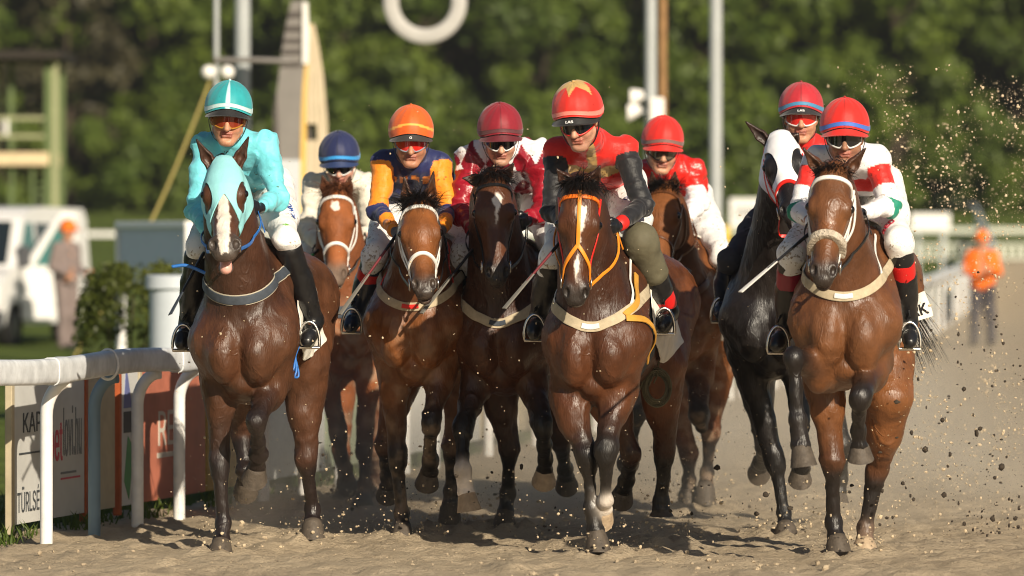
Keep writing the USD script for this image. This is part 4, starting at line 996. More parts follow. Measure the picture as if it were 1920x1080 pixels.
HS = [
 dict(name='race_horse', label='dark bay horse in turquoise hood with open mouth and white blaze, nearest the rail', D=28.5, cx=450, dz=-.05, yaw=5, coat=BROWN,
      poll=(420, 298, -.20), muzzle=(424, 466), ears=[(369, 262), (466, 257)], jaw=.090, muz=1.25, blaze=blz1, ear_out=.2, ear_back=0.0, forelock=False, neck_w=.98,
      fore=[((411, 872), (418, 982), (413, 1040), (-.5, .4, -.5)), ((481, 790), (485, 852), (478, 893), (-1, 1, .8))],
      hind=[((456, 815), (459, 882), (461, 915), (1, -.3, 1)), ((574, 858), (586, 955), (586, 995), (1, .5, -.3))]),
 dict(name='race_horse', label='dusty chestnut horse with white bridle and oval star, behind between turquoise and orange riders', D=33.2, cx=638, dz=-.03, yaw=6, coat=CHESTNUT, mat='dusty_coat', dust=.6,
      poll=(631, 352, -.2), muzzle=(630, 522), ears=[(604, 329), (657, 330)], blaze=blz2, hair='chestnut_hair',
      fore=[((634, 815), (648, 880), (654, 912), (-.8, .8, .5)), ((683, 846), (683, 908), (680, 948), (-.4, .4, -.4))],
      hind=[((640, 845), (645, 905), (640, 935), (1, .3, 0)), ((702, 840), (703, 900), (700, 932), (1, .3, 0))]),
 dict(name='race_horse', label='bay horse with white bridle and beige breast strap, under the orange and navy rider', D=30.0, cx=772, dz=0.0, yaw=7, coat=BAY, dust=.35,
      poll=(784, 372, -.2), muzzle=(797, 540), ears=[(758, 331), (813, 322)], lock=.16,
      fore=[((745, 858), (753, 962), (755, 1006), (-.5, .4, -.4)), ((808, 793), (806, 864), (801, 903), (-1, 1, .6))],
      hind=[((722, 835), (728, 895), (727, 925), (1, .5, .5)), ((846, 835), (846, 920), (843, 962), (1, .4, 0))]),
 dict(name='race_horse', label='dark bay horse with pointed white star and one white sock, under the maroon rider', D=30.0, cx=935, dz=-.05, yaw=7, coat=DARKBAY, pale_hooves=True,
      poll=(925, 326, -.2), muzzle=(934, 522), ears=[(868, 334), (963, 306)], blaze=blz4, psi=4, socks={0: WHITE},
      fore=[((867, 800), (868, 882), (880, 958), (-1, -.8, -.7)), ((1017, 803), (1022, 862), (1020, 898), (-1, 1, .6))],
      hind=[((955, 842), (952, 925), (945, 985), (1, .3, -.4)), ((1050, 822), (1060, 880), (1062, 905), (1, .8, .6))]),
 dict(name='race_horse', label='bay horse in bright orange bridle with split white blaze, under the red and black rider', D=28.4, cx=1110, dz=-.06, yaw=10, coat=DARKBAY, hind_c=(.13, .040, .011),
      poll=(1088, 342, -.2), muzzle=(1080, 568), ears=[(1044, 317), (1125, 311)], blaze=blz5, lock=.15,
      fore=[((1101, 861), (1110, 952), (1122, 1028), (-.4, .3, -.3), (1066, 748)), ((1134, 846), (1136, 938), (1128, 968), (-.8, .7, .8), (1160, 730))],
      hind=[((1185, 850), (1175, 902), (1166, 932), (1, .6, .6)), ((1246, 842), (1240, 940), (1240, 968), (1, .4, 0))], socks={1: WHITE}),
 dict(name='race_horse', label='bay horse with brown bridle, half hidden behind the orange bridled horse', D=32.3, cx=1262, dz=-.02, yaw=6, coat=BAY, mat='dusty_coat', dust=.5,
      poll=(1240, 345, -.2), muzzle=(1226, 505), ears=[(1222, 322), (1266, 322)], psi=-18,
      fore=[((1192, 780), (1182, 838), (1178, 862), (-1, 1, .8), (1215, 735)), ((1310, 780), (1316, 800), (1312, 785), (-1, 1, 1))],
      hind=[((1292, 850), (1292, 900), (1290, 930), (1, .3, 0)), ((1332, 806), (1326, 885), (1322, 926), (1, .3, -.3))]),
 dict(name='race_horse', label='black horse in white hood with red bridle, head turned to the right', D=30.4, cx=1442, dz=.02, yaw=6, coat=BLACK,
      poll=(1461, 250, -.2), muzzle=(1482, 398), ears=[(1398, 228), (1497, 250)], psi=-3, roll=-9, ear_out=.5, forelock=False,
      fore=[((1452, 862), (1470, 962), (1474, 1000), (-.5, .4, -.4)), ((1500, 800), (1502, 860), (1500, 895), (-1, 1, .6))],
      hind=[((1434, 836), (1428, 866), (1424, 880), (1, 1, .8)), ((1578, 832), (1575, 900), (1570, 940), (1, .3, 0))]),
 dict(name='race_horse', label='bright bay horse with white bridle and sheepskin noseband, foremost at the right', D=27.4, cx=1583, dz=.05, yaw=6, coat={**BAY, 'b': (.130, .050, .018), 'm': (.085, .032, .013)}, hind_c=(.150, .056, .018),
      poll=(1563, 312, -.2), muzzle=(1542, 520), ears=[(1506, 278), (1623, 278)], psi=-6, roll=5, ear_out=.6, lock=.09,
      fore=[((1487, 668), (1496, 786), (1507, 874), (-1, -.2, .3), (1545, 700)), ((1611, 744), (1611, 808), (1613, 858), (-1, .8, .3))],
      hind=[((1562, 864), (1563, 980), (1572, 1027), (1, .4, -.3)), ((1645, 881), (1623, 990), (1621, 1030), (1, .3, -.3), (1668, 748))], thigh=.86, socks={3: (.15, .10, .07)}, tail=(.42, .25, -.25)),
]
JS = [
 dict(label='jockey in plain turquoise silks and turquoise cap with amber goggles, white breeches', head=(428, 222), turn=(0, 10, 3), shoulders=[(385, 278), (498, 272)], elbows=[(368, 395), (519, 372)], hands=[(392, 430), (484, 392)],
      pelvis=(470, 352), knees=[(372, 462), (512, 448)], ankles=[(352, 605), (556, 598)], toes=[(340, 645), (566, 640)], jacket=pl(TURQ), wrinkle=.015, face_w=.93, nose=1.1, cap=cap1, band=(.45, .62, .63), lens='lens_amber', frame='frame_gold', mouth=.002, breech_len=.08,
      texts=[('K.MU', 'print_blue', 1, 541, 395, 1.25, .030), ('M', 'print_green', 1, 535, 422, 1.25, .022)]),
 dict(label='jockey in cream silks and navy cap with light blue band, behind the chestnut horse', head=(637, 306), turn=(-2, 22, -2), shoulders=[(590, 345), (685, 345)], elbows=[(575, 430), (700, 440)], hands=[(603, 462), (672, 440)],
      pelvis=(650, 390), knees=[(576, 490), (692, 486)], ankles=[(575, 590), (700, 580)], toes=[(570, 620), (700, 615)], jacket=pl(CREAM), wrinkle=.017, cap=cap_plain((.014, .02, .075)), band=(.03, .26, .62), peak=(.014, .03, .10), lens='lens_dark', frame='frame_white',
      skin=(.58, .30, .22), gloves=('black_leather', None)),
 dict(label='jockey in orange and navy silks with orange cap and red goggles', head=(771, 264), turn=(0, 14, 0), shoulders=[(722, 308), (823, 308)], elbows=[(708, 395), (842, 395)], hands=[(744, 438), (826, 436)],
      pelvis=(790, 360), knees=[(706, 478), (852, 490)], ankles=[(672, 578), (866, 585)], toes=[(655, 612), (868, 620)], face_w=.97, nose=1.12, jacket=jk3, cap=cap3, lens='lens_red', frame='frame_steel', peak=(.03, .028, .026), gloves=('glove_grey', 'glove_grey'),
      boot_m='boot_navy', boot_top=(('boot_red', .30, .62), ('boot_red', .25, .5)), skin=(.44, .21, .125), peak_text='O'),
 dict(label='jockey in maroon and white diamond silks with maroon cap and dark goggles', head=(938, 259), turn=(3, 20, -2), shoulders=[(885, 295), (1003, 288)], elbows=[(866, 398), (1026, 392)], hands=[(888, 432), (988, 414)], bulk=1.12,
      pelvis=(965, 345), knees=[(876, 478), (1030, 452)], ankles=[(862, 590), (1030, 590)], toes=[(858, 625), (1022, 622)], face_w=.98, nose=1.05, skin=(.54, .29, .19), jacket=jk4, jacket_m='satin', wrinkle=.02, cap=cap_plain(MAROON), band=(.10, .03, .035), peak=(.10, .008, .014), lens='lens_dark', frame='frame_white',
      cuffs=(None, None), stubble=.4),
 dict(label='jockey in red silks with black sleeves, gold star and red cap with gold star top', head=(1086, 226), turn=(-16, 22, -4), head_y=.16, shoulders=[(1045, 285), (1170, 278)], elbows=[(1036, 395), (1205, 385)], hands=[(1062, 425), (1158, 424)],
      pelvis=(1130, 345), knees=[(1035, 480), (1198, 452)], ankles=[(1010, 590), (1232, 580)], toes=[(1000, 625), (1242, 612)], face_w=.94, nose=1.0, skin=(.52, .27, .18), jacket=jk5, cap=cap5, band=(.72, .2, .16), peak=(.012, .012, .012), peak_text='LAS', lens='lens_dark', frame='frame_red', head_size=1.10,
      gloves=('black_leather', 'black_leather'), cuffs=(None, 'cuff_red'), gaiter=(None, ('grey_gaiter', .02, .44)), boot_top=(None, ('boot_red', .72, .9)), stubble=.5, texts=[('Cs', 'print_blue', 1, 1180, 370, 1.2, .03)]),
 dict(label='red and white silked jockey with plain red cap and blue gloves, beside the lamp post', head=(1241, 279), turn=(4, 18, 3), shoulders=[(1212, 325), (1302, 322)], elbows=[(1210, 400), (1308, 380)], hands=[(1235, 432), (1282, 424)],
      pelvis=(1264, 372), knees=[(1220, 480), (1310, 478)], ankles=[(1225, 580), (1344, 560)], toes=[(1220, 600), (1354, 592)], face_w=1.05, nose=.9, skin=(.50, .26, .16), jacket=jk6, jacket_m='satin', wrinkle=.016, cap=cap_plain(RED, 1), band=(.18, .10, .09), peak=RED, lens='lens_clear', frame='black_plastic',
      gloves=('glove_blue', 'glove_blue'), boot_m='boot_dusty', mouth=.001),
 dict(label='jockey in red top with blue banded red cap and red goggles, behind the black horse', head=(1502, 221), turn=(-3, 6, 0), shoulders=[(1455, 285), (1552, 285)], elbows=[(1468, 392), (1560, 395)], hands=[(1474, 428), (1530, 428)],
      pelvis=(1516, 368), knees=[(1412, 490), (1560, 475)], ankles=[(1388, 568), (1565, 570)], toes=[(1376, 588), (1566, 600)], jacket=pl((.58, .015, .012)), cap=cap_plain((.42, .02, .03)), band=(.05, .20, .36), peak=(.02, .02, .022), peak_text='LAS', lens='lens_red', frame='frame_white',
      boot_m='boot_navy', breeches=(.05, .05, .055)),
 dict(label='jockey in white silks with red hoop and green cuffs, red cap with blue band', head=(1584, 257), turn=(-4, 11, 0), head_y=.26, shoulders=[(1532, 300), (1642, 298)], elbows=[(1496, 395), (1668, 388)], hands=[(1528, 420), (1612, 400)],
      pelvis=(1610, 350), knees=[(1502, 475), (1668, 452)], ankles=[(1472, 612), (1694, 600)], toes=[(1455, 648), (1706, 642)], face_w=.95, jacket=jk8, cap=cap_plain(RED), band=(.05, .14, .50), peak=(.60, .02, .014), lens='lens_dark', frame='frame_white', skin=(.30, .15, .09),
      boot_top=(('boot_maroon', .25, .55), ('boot_red', .28, .62)), texts=[('RED', 'print_red', 1, 1668, 424, 1.35, .038)]),
]
TK = [
 dict(bridle=None, breast=(562, 'grey_web', .046), breast_edge='edge_web', neck_straps=False, hood=('hood_turquoise', lambda hp: hood_mask(hp, .255, 1.5, .068)), rein='blue_strap', girth='blue_strap', bit='steel'),
 dict(bridle=('white_strap', 'white_strap', 'white_strap'), breast=(585, 'grey_web', .07), neck_straps=False),
 dict(bridle=('white_strap', 'white_strap', 'white_strap'), double=True, breast=(575, 'beige_web', .045), neck_m='red_strap', breast_tab='cuff_red'),
 dict(bridle=('black_leather', 'black_leather', None), brow_w=1.1, lash=False, breast=(606, 'beige_web', .050), neck_straps=False, breast_tab='grey_web'),
 dict(bridle=('orange_rubber', 'red_strap', None), brow_w=1.3, lash=False, breast=(612, 'beige_web', .052), neck_m='white_strap', breast_tab='white_strap', rein='amber_rubber', girth='grey_web'),
 dict(bridle=('brown_leather', 'brown_leather', 'brown_leather'), brow_w=1.0, nose_w=.9, nose_t=.004, breast=(560, 'brown_leather', .04), neck_straps=False, rein='brown_leather'),
 dict(bridle=('red_strap', 'red_strap', 'red_strap'), brow=False, breast=(640, None, .04), hood=('hood_white', lambda hp: hood_mask(hp, .36, 0.6, .084)), rein='red_strap', girth='red_strap'),
 dict(bridle=('white_strap', 'white_strap', 'fleece'), double=True, nose_w=2.6, nose_t=.026, breast=(556, 'beige_web', .046), neck_m='white_strap', breast_tab='white_strap'),
]
only = os.environ.get('ONLY')
sel = [int(c) for c in only.split(',')] if only else range(8)
RUN = {}
for i in sel:
    h = make_horse(HS[i]); j = make_jockey({**JS[i], 'D': HS[i]['D']}, h); tack(h, {**TK[i], 'hands': j.hands}); RUN[i] = (h, j)
    # stirrups hang from the saddle to the boots
    for e in (0, 1):
        t = j.toes[e] * .75 + j.ankles[e] * .25 - h.O; w = unit(np.array([1, .15, 0])); an = np.linspace(-.25, PI + .25, 22)
        q = t + np.array([0, 0, -.034]) + .054 * np.cos(an)[:, None] * w + np.array([0, 0, 1.0]) * (.105 * np.sin(an))[:, None]
        q = np.vstack([q, q[:1]]); ir = obj('stirrup', tube(q, .0085, 7), 'steel', h.prim)
        top = h.L((-.2 if e == 0 else .2), .72, 1.42); q = np.array([t + [0, 0, .095], (t + [0, 0, .095]) * .6 + top * .4 + [(.02 if e else -.02), 0, 0], top]); q = spline(q, 6)
        obj('stirrup_leather', band(q, np.tile([1.0 if e else -1.0, 0, 0], (len(q), 1)), .024, .004), 'black_leather', ir, smooth=45)
    if i == 4:   # grackle strap down the face, split over the nose
        Hd, F = h.Hd, h.F
        for pts in ([(0, .045, .02), (0, .16, .03), (0, .32, .01)], [(0, .315, .01), (.035, .37, -.01), (.062, .44, -.07), (.066, .49, -.11)], [(0, .315, .01), (-.035, .37, -.01), (-.062, .44, -.07), (-.066, .49, -.11)]):
            obj('nose_strap', strap(F, [Hd(*p) for p in pts], .019, .006, .006, 8), 'amber_rubber', h.prim, smooth=45)
        L = h.L; obj('shoulder_band', strap(F, [L(.16, .06, 1.23), L(.20, .16, 1.32), L(.18, .32, 1.45)], .032, .006, .012, 8), 'yellow_leather', h.prim, smooth=45)
        obj('shoulder_band', strap(F, [L(.17, .05, 1.22), L(.235, .20, 1.14), L(.26, .34, 1.02)], .036, .006, .016, 8), 'yellow_leather', h.prim, smooth=45)
        a = at(1226, 690, 29.3) - h.O; cs = []
        for k in range(5):
            rr = .055 + .008 * k; an = np.linspace(0, 2 * PI, 30); cs.append(tube(a + np.array([.015, -.04, -.10]) + np.stack([rr * np.cos(an) * .85, .02 * np.sin(an + k), rr * np.sin(an) * 1.15], 1), .005, 6))
            cs.append(tube(spline([at(1218 + 4 * k, 600, 29.3) - h.O, at(1206 + 7 * k, 690, 29.25) - h.O, at(1190 + 9 * k, 735 - 4 * k, 29.25) - h.O], 8), .005, 6))
        obj('loose_line', joined(cs), 'grey_gaiter', h.prim)
    if i == 0:   # blue girth ends fluttering under the saddle
        cs = []
        for k in range(4): cs.append(tube(spline([at(560 - 4 * k, 650, 28.9) - h.O, at(545 + 5 * k, 690 + 4 * k, 28.85) - h.O, at(525 + 8 * k, 735 - 9 * k, 28.85) - h.O], 8), .006, 6))
        obj('loose_strap', joined(cs), 'blue_strap', h.prim)
        obj('loose_strap', tube(spline([at(385, 512, 28.3) - h.O, at(350, 498, 28.3) - h.O, at(322, 500, 28.3) - h.O], 8), .009, 6), 'blue_strap', h.prim)
    if i == 7:
        pc = [at(1690, 566, 28.5), at(1738, 546, 28.75), at(1746, 592, 28.8), at(1698, 612, 28.55)]; pc = [q - h.O for q in pc]
        U_, V_ = np.meshgrid(np.linspace(0, 1, 12), np.linspace(0, 1, 8), indexing='ij'); U_, V_ = U_.ravel()[:, None], V_.ravel()[:, None]; nn = unit(np.cross(pc[1] - pc[0], pc[3] - pc[0]))
        if nn[1] > 0: nn = -nn
        flat = lambda a, b: pc[0] * (1 - a) * (1 - b) + pc[1] * a * (1 - b) + pc[2] * a * b + pc[3] * (1 - a) * b + nn * .012 * np.sin(a * 5 + b * 3)
        i_, j_ = np.meshgrid(np.arange(11), np.arange(7), indexing='ij'); q_ = np.stack([i_ * 8 + j_, (i_ + 1) * 8 + j_, (i_ + 1) * 8 + j_ + 1, i_ * 8 + j_ + 1], -1).reshape(-1, 4); f_ = np.vstack([q_[:, [0, 1, 2]], q_[:, [0, 2, 3]]])
        P_ = flat(U_, V_); nc = obj('number_cloth', (np.vstack([P_, P_ - nn * .006]), np.vstack([f_, f_[:, ::-1] + 96])), 'saddle_cloth', h.prim)
        tm = meshkit.text_mesh('YRK', 1.0, .02, True); tv = np.array(tm.vertices); w_ = tv[:, 0].max(); obj('lettering', (flat(.12 + .76 * tv[:, :1] / w_, .82 - .40 * tv[:, 1:2]) + nn * (.003 + tv[:, 2:3] * .1), np.array(tm.faces)), 'print_black', nc, smooth=False)
    WH = {0: ('black whip held low beside the turquoise rider', (368, 500), (319, 590), {}), 1: ('green whip held by the cream rider', (598, 468), (556, 503), dict(shaft='whip_green')),
          2: ('red handled whip with grey flap, held by the orange rider', (738, 448), (637, 590), dict(shaft='whip_red', flap='whip_grey', fl=.28)), 3: ('dark whip crossing in front of the white bridled bay horse', (888, 466), (790, 588), dict(flap='whip_grey', fl=.3)),
          4: ('dark whip with red wound handle, held by the red and black rider', (1052, 452), (945, 579), dict(shaft='whip_red', flap='whip_grey', fl=.25)), 5: ('grey whip held by the rider with blue gloves', (1238, 474), (1295, 511), dict(shaft='whip_grey', flap='whip_grey')),
          7: ('long dark whip with silver flap, held by the white and red rider', (1515, 440), (1388, 548), dict(flap='whip_white', shaft='black_plastic', fl=.26))}
    if i in WH:
        lb, a, b, kw = WH[i]; whip(lb, at(*a, HS[i]['D'] - .02), at(*b, HS[i]['D'] - .32), **kw)

# ------------------------------------------------------------------ ground, track, infield
def zg(y): return np.interp(y, [0, 60, 80, 100, 130, 150, 165, 180, 195, 230, 600], [0, 0, .03, .15, .40, .90, 1.25, 1.75, 2.3, 2.7, 3.0])
_RY = [-40, 10, 29.5, 32.2, 40, 60, 80, 100, 130, 170, 200, 420]
_RX = [-16.5, -6.39, -2.42, -1.87, -.3, 2.9, 5.7, 7.9, 10.9, 13.8, 15.4, 24]
_fine = np.arange(-40, 420, .5); _sm = np.convolve(np.pad(np.interp(_fine, _RY, _RX), 12, mode='edge'), np.ones(25) / 25, 'valid')
def RX(y): return np.interp(y, _fine[15:-15], _sm[15:-15])
def Rdir(y): d = np.array([RX(y + .5) - RX(y - .5), 1.0, 0]); return d / np.linalg.norm(d)
def sand_mat():
    usdkit.material(stage, '/World/Looks/sand', {
        'g': ('geometry', {}), 'n1': ('noise_texture', {'scale': .8, 'detail': 7.0, 'roughness': .65}), 'n2': ('noise_texture', {'scale': 9.0, 'detail': 7.0, 'roughness': .7}), 'n3': ('noise_texture', {'scale': 60.0, 'detail': 5.0, 'roughness': .7}),
        'r': ('rgb_ramp', {'ramp': [(0.25, (.28, .222, .148)), (0.5, (.46, .37, .255)), (.75, (.54, .445, .315))]}), 'mx': ('mix_float', {'fac': .55}),
        'd': ('rgb_ramp', {'ramp': [(0.30, (.45, .42, .40)), (0.42, (1, 1, 1))]}), 'x': ('mix_color', {'blend_type': 'multiply', 'fac': 1.0}),
        'b1': ('bump', {'strength': 1.0, 'distance': .04}), 'b2': ('bump', {'strength': .8, 'distance': .012}), 'p': ('principled_bsdf', {'roughness': .95, 'specular_ior_level': .1})},
        [('g.position', 'n1.vector'), ('g.position', 'n2.vector'), ('g.position', 'n3.vector'), ('n1.fac', 'mx.a'), ('n2.fac', 'mx.b'), ('mx.result', 'r.fac'), ('n3.fac', 'd.fac'), ('r.color', 'x.a'), ('d.color', 'x.b'), ('x.result', 'p.base_color'),
         ('n2.fac', 'b1.height'), ('n3.fac', 'b2.height'), ('b1.normal', 'b2.normal'), ('b2.normal', 'p.normal')], surface='p.BSDF')
sand_mat()
def leaf_mat(name, c1, c2, tr=.3, rough=.5):
    usdkit.material(stage, '/World/Looks/' + name, {
        'o': ('object_info', {}), 'g': ('geometry', {}), 'n': ('noise_texture', {'scale': .55, 'detail': 3.0}), 'wn': ('math', {'math_type': 'multiply_add', 'value2': .35}), 'ad': ('math', {'math_type': 'add'}), 'sb': ('math', {'math_type': 'multiply_add', 'value2': .9, 'value3': -.15}),
        'r': ('rgb_ramp', {'ramp': [(0.15, c1), (0.85, c2)]}), 'p': ('principled_bsdf', {'roughness': rough, 'specular_ior_level': .3}), 't': ('translucent_bsdf', {}), 'mc': ('mix_closure', {'fac': tr})},
        [('g.position', 'n.vector'), ('n.fac', 'sb.value1'), ('g.random_per_island', 'wn.value1'), ('sb.value', 'wn.value3'), ('wn.value', 'r.fac'), ('r.color', 'p.base_color'), ('r.color', 't.color'), ('p.BSDF', 'mc.closure1'), ('t.BSDF', 'mc.closure2')], surface='mc.closure')
leaf_mat('leaf_light', (.062, .098, .012), (.17, .215, .022)); leaf_mat('leaf_mid', (.040, .068, .010), (.112, .148, .018)); leaf_mat('leaf_dark', (.026, .042, .009), (.075, .100, .018))
leaf_mat('leaf_brown', (.045, .04, .02), (.11, .10, .04)); leaf_mat('hedge_leaf', (.05, .066, .010), (.24, .25, .045), .3, .4); leaf_mat('grass_blade', (.05, .085, .012), (.17, .21, .035), .3)
mat('grass', (.085, .115, .020), .95, .1, noise=.45, nscale=1.2, bump=.6, bscale=30.0, bdist=.03)
mat('bark', (.06, .045, .032), .9, .1, noise=.4, nscale=4.0)
mat('rail_white', (.58, .60, .62), .45, .4, noise=.26, nscale=9.0, bump=.12, bscale=10.0); mat('post_white', (.70, .69, .67), .4, .4, noise=.14, nscale=11.0)
mat('post_grey', (.13, .20, .26), .5, .4, noise=.1, nscale=8.0); mat('board_white', (.50, .50, .48), .6, .3, noise=.12, nscale=4.0); mat('board_cream', (.40, .34, .23), .6, .3, noise=.2, nscale=5.0)
mat('board_red', (.44, .145, .09), .55, .3, noise=.25, nscale=4.0); mat('board_ochre', (.40, .25, .06), .6, .3, noise=.25, nscale=4.0); mat('board_green', (.28, .32, .22), .6, .3, noise=.25, nscale=3.0)
mat('rust_edge', (.34, .075, .02), .6, .3, noise=.25, nscale=9.0); mat('print_grey', (.16, .17, .18), .6, .3); mat('print_dark', (.05, .055, .06), .6, .3); mat('print_rose', (.50, .07, .10), .6, .3); mat('print_leaf', (.08, .24, .09), .6, .3); mat('print_violet', (.12, .14, .30), .6, .3); mat('print_pale', (.55, .50, .42), .6, .3)
def grid(xs, ys, fz):
    X, Y = np.meshgrid(xs, ys, indexing='ij'); v = np.stack([X.ravel(), Y.ravel(), fz(X.ravel(), Y.ravel())], 1)
    i, j = np.meshgrid(np.arange(len(xs) - 1), np.arange(len(ys) - 1), indexing='ij'); m = len(ys)
    q = np.stack([i * m + j, (i + 1) * m + j, (i + 1) * m + j + 1, i * m + j + 1], -1).reshape(-1, 4)
    return v, np.vstack([q[:, [0, 1, 2]], q[:, [0, 2, 3]]])
PLANTED = np.array([q for h_, j_ in RUN.values() for hf, pl_ in h_.hooves for q in [hf[0][60:120].mean(0) + h_.O] if q[2] < .16]).reshape(-1, 3)
def zsand(x, y):
    P = np.stack([x, y, 0 * x], 1); near = np.clip(1 - np.abs(y - 31) / 14, 0, 1) * np.clip(1.4 - np.abs(x) / 5, 0, 1)
    pit = np.clip(1 - np.abs(meshkit.fbm(P * [4.5, 2.6, 1] + 17, 2, 31) - .5) * 7, 0, 1); lump = (meshkit.fbm(P * 5.5, 4, 3) - .55) * .06 + np.clip(meshkit.fbm(P * [3.2, 2.2, 1], 3, 8) - .55, 0, 1) * .14 + (meshkit.fbm(P * 19.0, 2, 13) - .5) * .035 - pit * .022
    for p in PLANTED:                                   # each planted hoof sinks in and pushes up a rim
        r = np.hypot(x - p[0], (y - p[1]) * .8); lump = lump * (1 - .6 * np.exp(-(r / .2) ** 2)) + .040 * np.exp(-((r - .125) / .055) ** 2) * (1 + .8 * np.sin(7 * np.arctan2(y - p[1], x - p[0]) + p[0] * 9)) * .75
    return zg(y) + near * (lump - .012)
xs = np.unique(np.concatenate([np.linspace(-160, -6, 40), np.arange(-6, 5, .045), np.linspace(5, 160, 40)]))
ys = np.unique(np.concatenate([np.linspace(-40, 24, 12), np.arange(24, 40, .07), np.linspace(40, 230, 90), np.linspace(235, 420, 12)]))
obj('race_track', grid(xs, ys, zsand), 'sand', kind='structure')
# the infield lies left of the rail, and the grass bank below the trees
ys2 = np.concatenate([np.linspace(-40, 26, 8), np.arange(26.5, 60, .5), np.linspace(60, 230, 80), np.linspace(240, 420, 8)]); ts = np.concatenate([[0, .15, .3, .5, .8], np.linspace(1.2, 8, 14), np.linspace(10, 170, 20)])
Y, T_ = np.meshgrid(ys2, ts, indexing='ij'); X = RX(Y) - .42 - T_ + .06 * (meshkit.noise(np.stack([Y * 3, 0 * Y, 0 * Y], -1)) - .5); m = len(ts)
Z = zg(Y) + .035 * np.clip(T_ / .3, 0, 1) + .02 * (meshkit.fbm(np.stack([X * 2, Y * 2, 0 * X], -1), 3, 2) - .5) * (T_ > .1) - .03 * (T_ == 0)
i, j = np.meshgrid(np.arange(len(ys2) - 1), np.arange(m - 1), indexing='ij'); q = np.stack([i * m + j, (i + 1) * m + j, (i + 1) * m + j + 1, i * m + j + 1], -1).reshape(-1, 4)
obj('infield_grass', (np.stack([X.ravel(), Y.ravel(), Z.ravel()], 1), np.vstack([q[:, [0, 1, 2]], q[:, [0, 2, 3]]])), 'grass', kind='structure')
obj('grass_bank', grid(np.linspace(-160, 160, 60), np.concatenate([np.linspace(152, 230, 30), [420]]), lambda x, y: zg(y) + .03), 'grass', kind='structure')

def leaf_cloud(rng, pts, nrm, size, quad=True):
    """Leaf sized faces at pts, each folded along its rib."""
    n = len(pts); a = rng.normal(size=(n, 3)); a /= np.linalg.norm(a, axis=1, keepdims=True)
    d = nrm + .7 * a; d /= np.linalg.norm(d, axis=1, keepdims=True); t = np.cross(d, rng.normal(size=(n, 3))); t /= np.linalg.norm(t, axis=1, keepdims=True); b = np.cross(d, t)
    s = (size * rng.uniform(.6, 1.3, n))[:, None]
    v = np.stack([pts - t * s, pts + b * s * .55 + d * s * .12, pts + t * s, pts - b * s * .55 + d * s * .12], 1).reshape(-1, 3); k = np.arange(n) * 4
    return v, np.vstack([np.stack([k, k + 1, k + 2], 1), np.stack([k, k + 2, k + 3], 1)])
# weeds and grass along the foot of the rail
rng = np.random.default_rng(4)
n = 9000; yy = 28 + rng.power(1.0, n) * 22; off = .16 + np.abs(rng.normal(0, .35, n)) * (1 + (yy - 28) * .06); keep = meshkit.noise(np.stack([yy * 1.6, off * 2, 0 * yy], 1), 4) > .42 - .3 * (off > .5)
yy, off = yy[keep], off[keep]; n = len(yy); bx = RX(yy) - off; h_ = rng.uniform(.03, .11, n) * (1 + .4 * (off > .5)); an = rng.uniform(0, 2 * PI, n); w = .006
dx, dy = np.cos(an), np.sin(an); ln = h_ * rng.uniform(.2, .8, n); z0 = zg(yy) - .01
v = np.stack([np.stack([bx - dy * w, yy + dx * w, z0], 1), np.stack([bx + dy * w, yy - dx * w, z0], 1), np.stack([bx + dx * ln * .4 + dy * w * .7, yy + dy * ln * .4 - dx * w * .7, z0 + h_ * .6], 1), np.stack([bx + dx * ln, yy + dy * ln, z0 + h_], 1)], 1).reshape(-1, 3); k = np.arange(n) * 4
tag(obj('verge_grass', (v, np.vstack([np.stack([k, k + 1, k + 2], 1), np.stack([k, k + 2, k + 3], 1)])), 'grass_blade', smooth=False), 'tufts of grass and weeds along the foot of the white rail', 'grass', kind='stuff')

# ------------------------------------------------------------------ running rail
rail = thing('running_rail', 'white plastic running rail on curved posts along the track edge', 'rail', (RX(29.5), 29.5, 0)); RO = np.array([RX(29.5), 29.5, 0])
def beam(y0, y1, zc, hw, hh, offs):
    yy = np.linspace(y0, y1, max(3, int((y1 - y0) / .5) + 2)); P = np.stack([RX(yy) + offs, yy, zg(yy) + zc + .012 * np.sin(yy * 2.1)], 1) - RO
    an = np.arange(16) * 2 * PI / 16 + PI / 16; cx = np.sign(np.cos(an)) * np.abs(np.cos(an)) ** .55 * hw; cz = np.sign(np.sin(an)) * np.abs(np.sin(an)) ** .55 * hh
    D_ = np.array([Rdir(y) for y in yy]); S_ = np.stack([D_[:, 1], -D_[:, 0], 0 * yy], 1)
    v = (P[:, None] + S_[:, None] * cx[None, :, None] + np.array([0, 0, 1.0]) * cz[None, :, None]).reshape(-1, 3); n_ = len(yy)
    i, j = np.meshgrid(np.arange(n_ - 1), np.arange(16), indexing='ij'); j2 = (j + 1) % 16
    q = np.stack([i * 16 + j, i * 16 + j2, (i + 1) * 16 + j2, (i + 1) * 16 + j], -1).reshape(-1, 4); k = np.arange(1, 15); e = (n_ - 1) * 16
    return v, np.vstack([q[:, [0, 1, 2]], q[:, [0, 2, 3]], np.stack([0 * k, k + 1, k], 1), np.stack([0 * k + e, e + k, e + k + 1], 1)])
cuts = [24.0, 26.85, 29.28, 31.72] + list(np.arange(34.15, 60, 2.43)) + list(np.arange(61, 180, 6.0))
for a, b in zip(cuts[:-1], cuts[1:]):
    obj('rail_beam', beam(a + .004, b - .004, .91, .045, .066, .12), 'rail_white', rail, smooth=40)
    if a < 45: obj('joint_sleeve', beam(b - .10, b + .10, .91, .051, .072, .12), 'rail_white', rail, smooth=40)
for yc in (30.25,):
    an = np.linspace(0, 2 * PI, 25)[:-1]; q = np.array([RX(yc) + .12, yc, .91]) - RO + np.stack([.056 * np.cos(an), -.011 * np.cos(an), .080 * np.sin(an)], 1); obj('strap_ring', tube(q, .008, 6, True), 'post_white', rail)
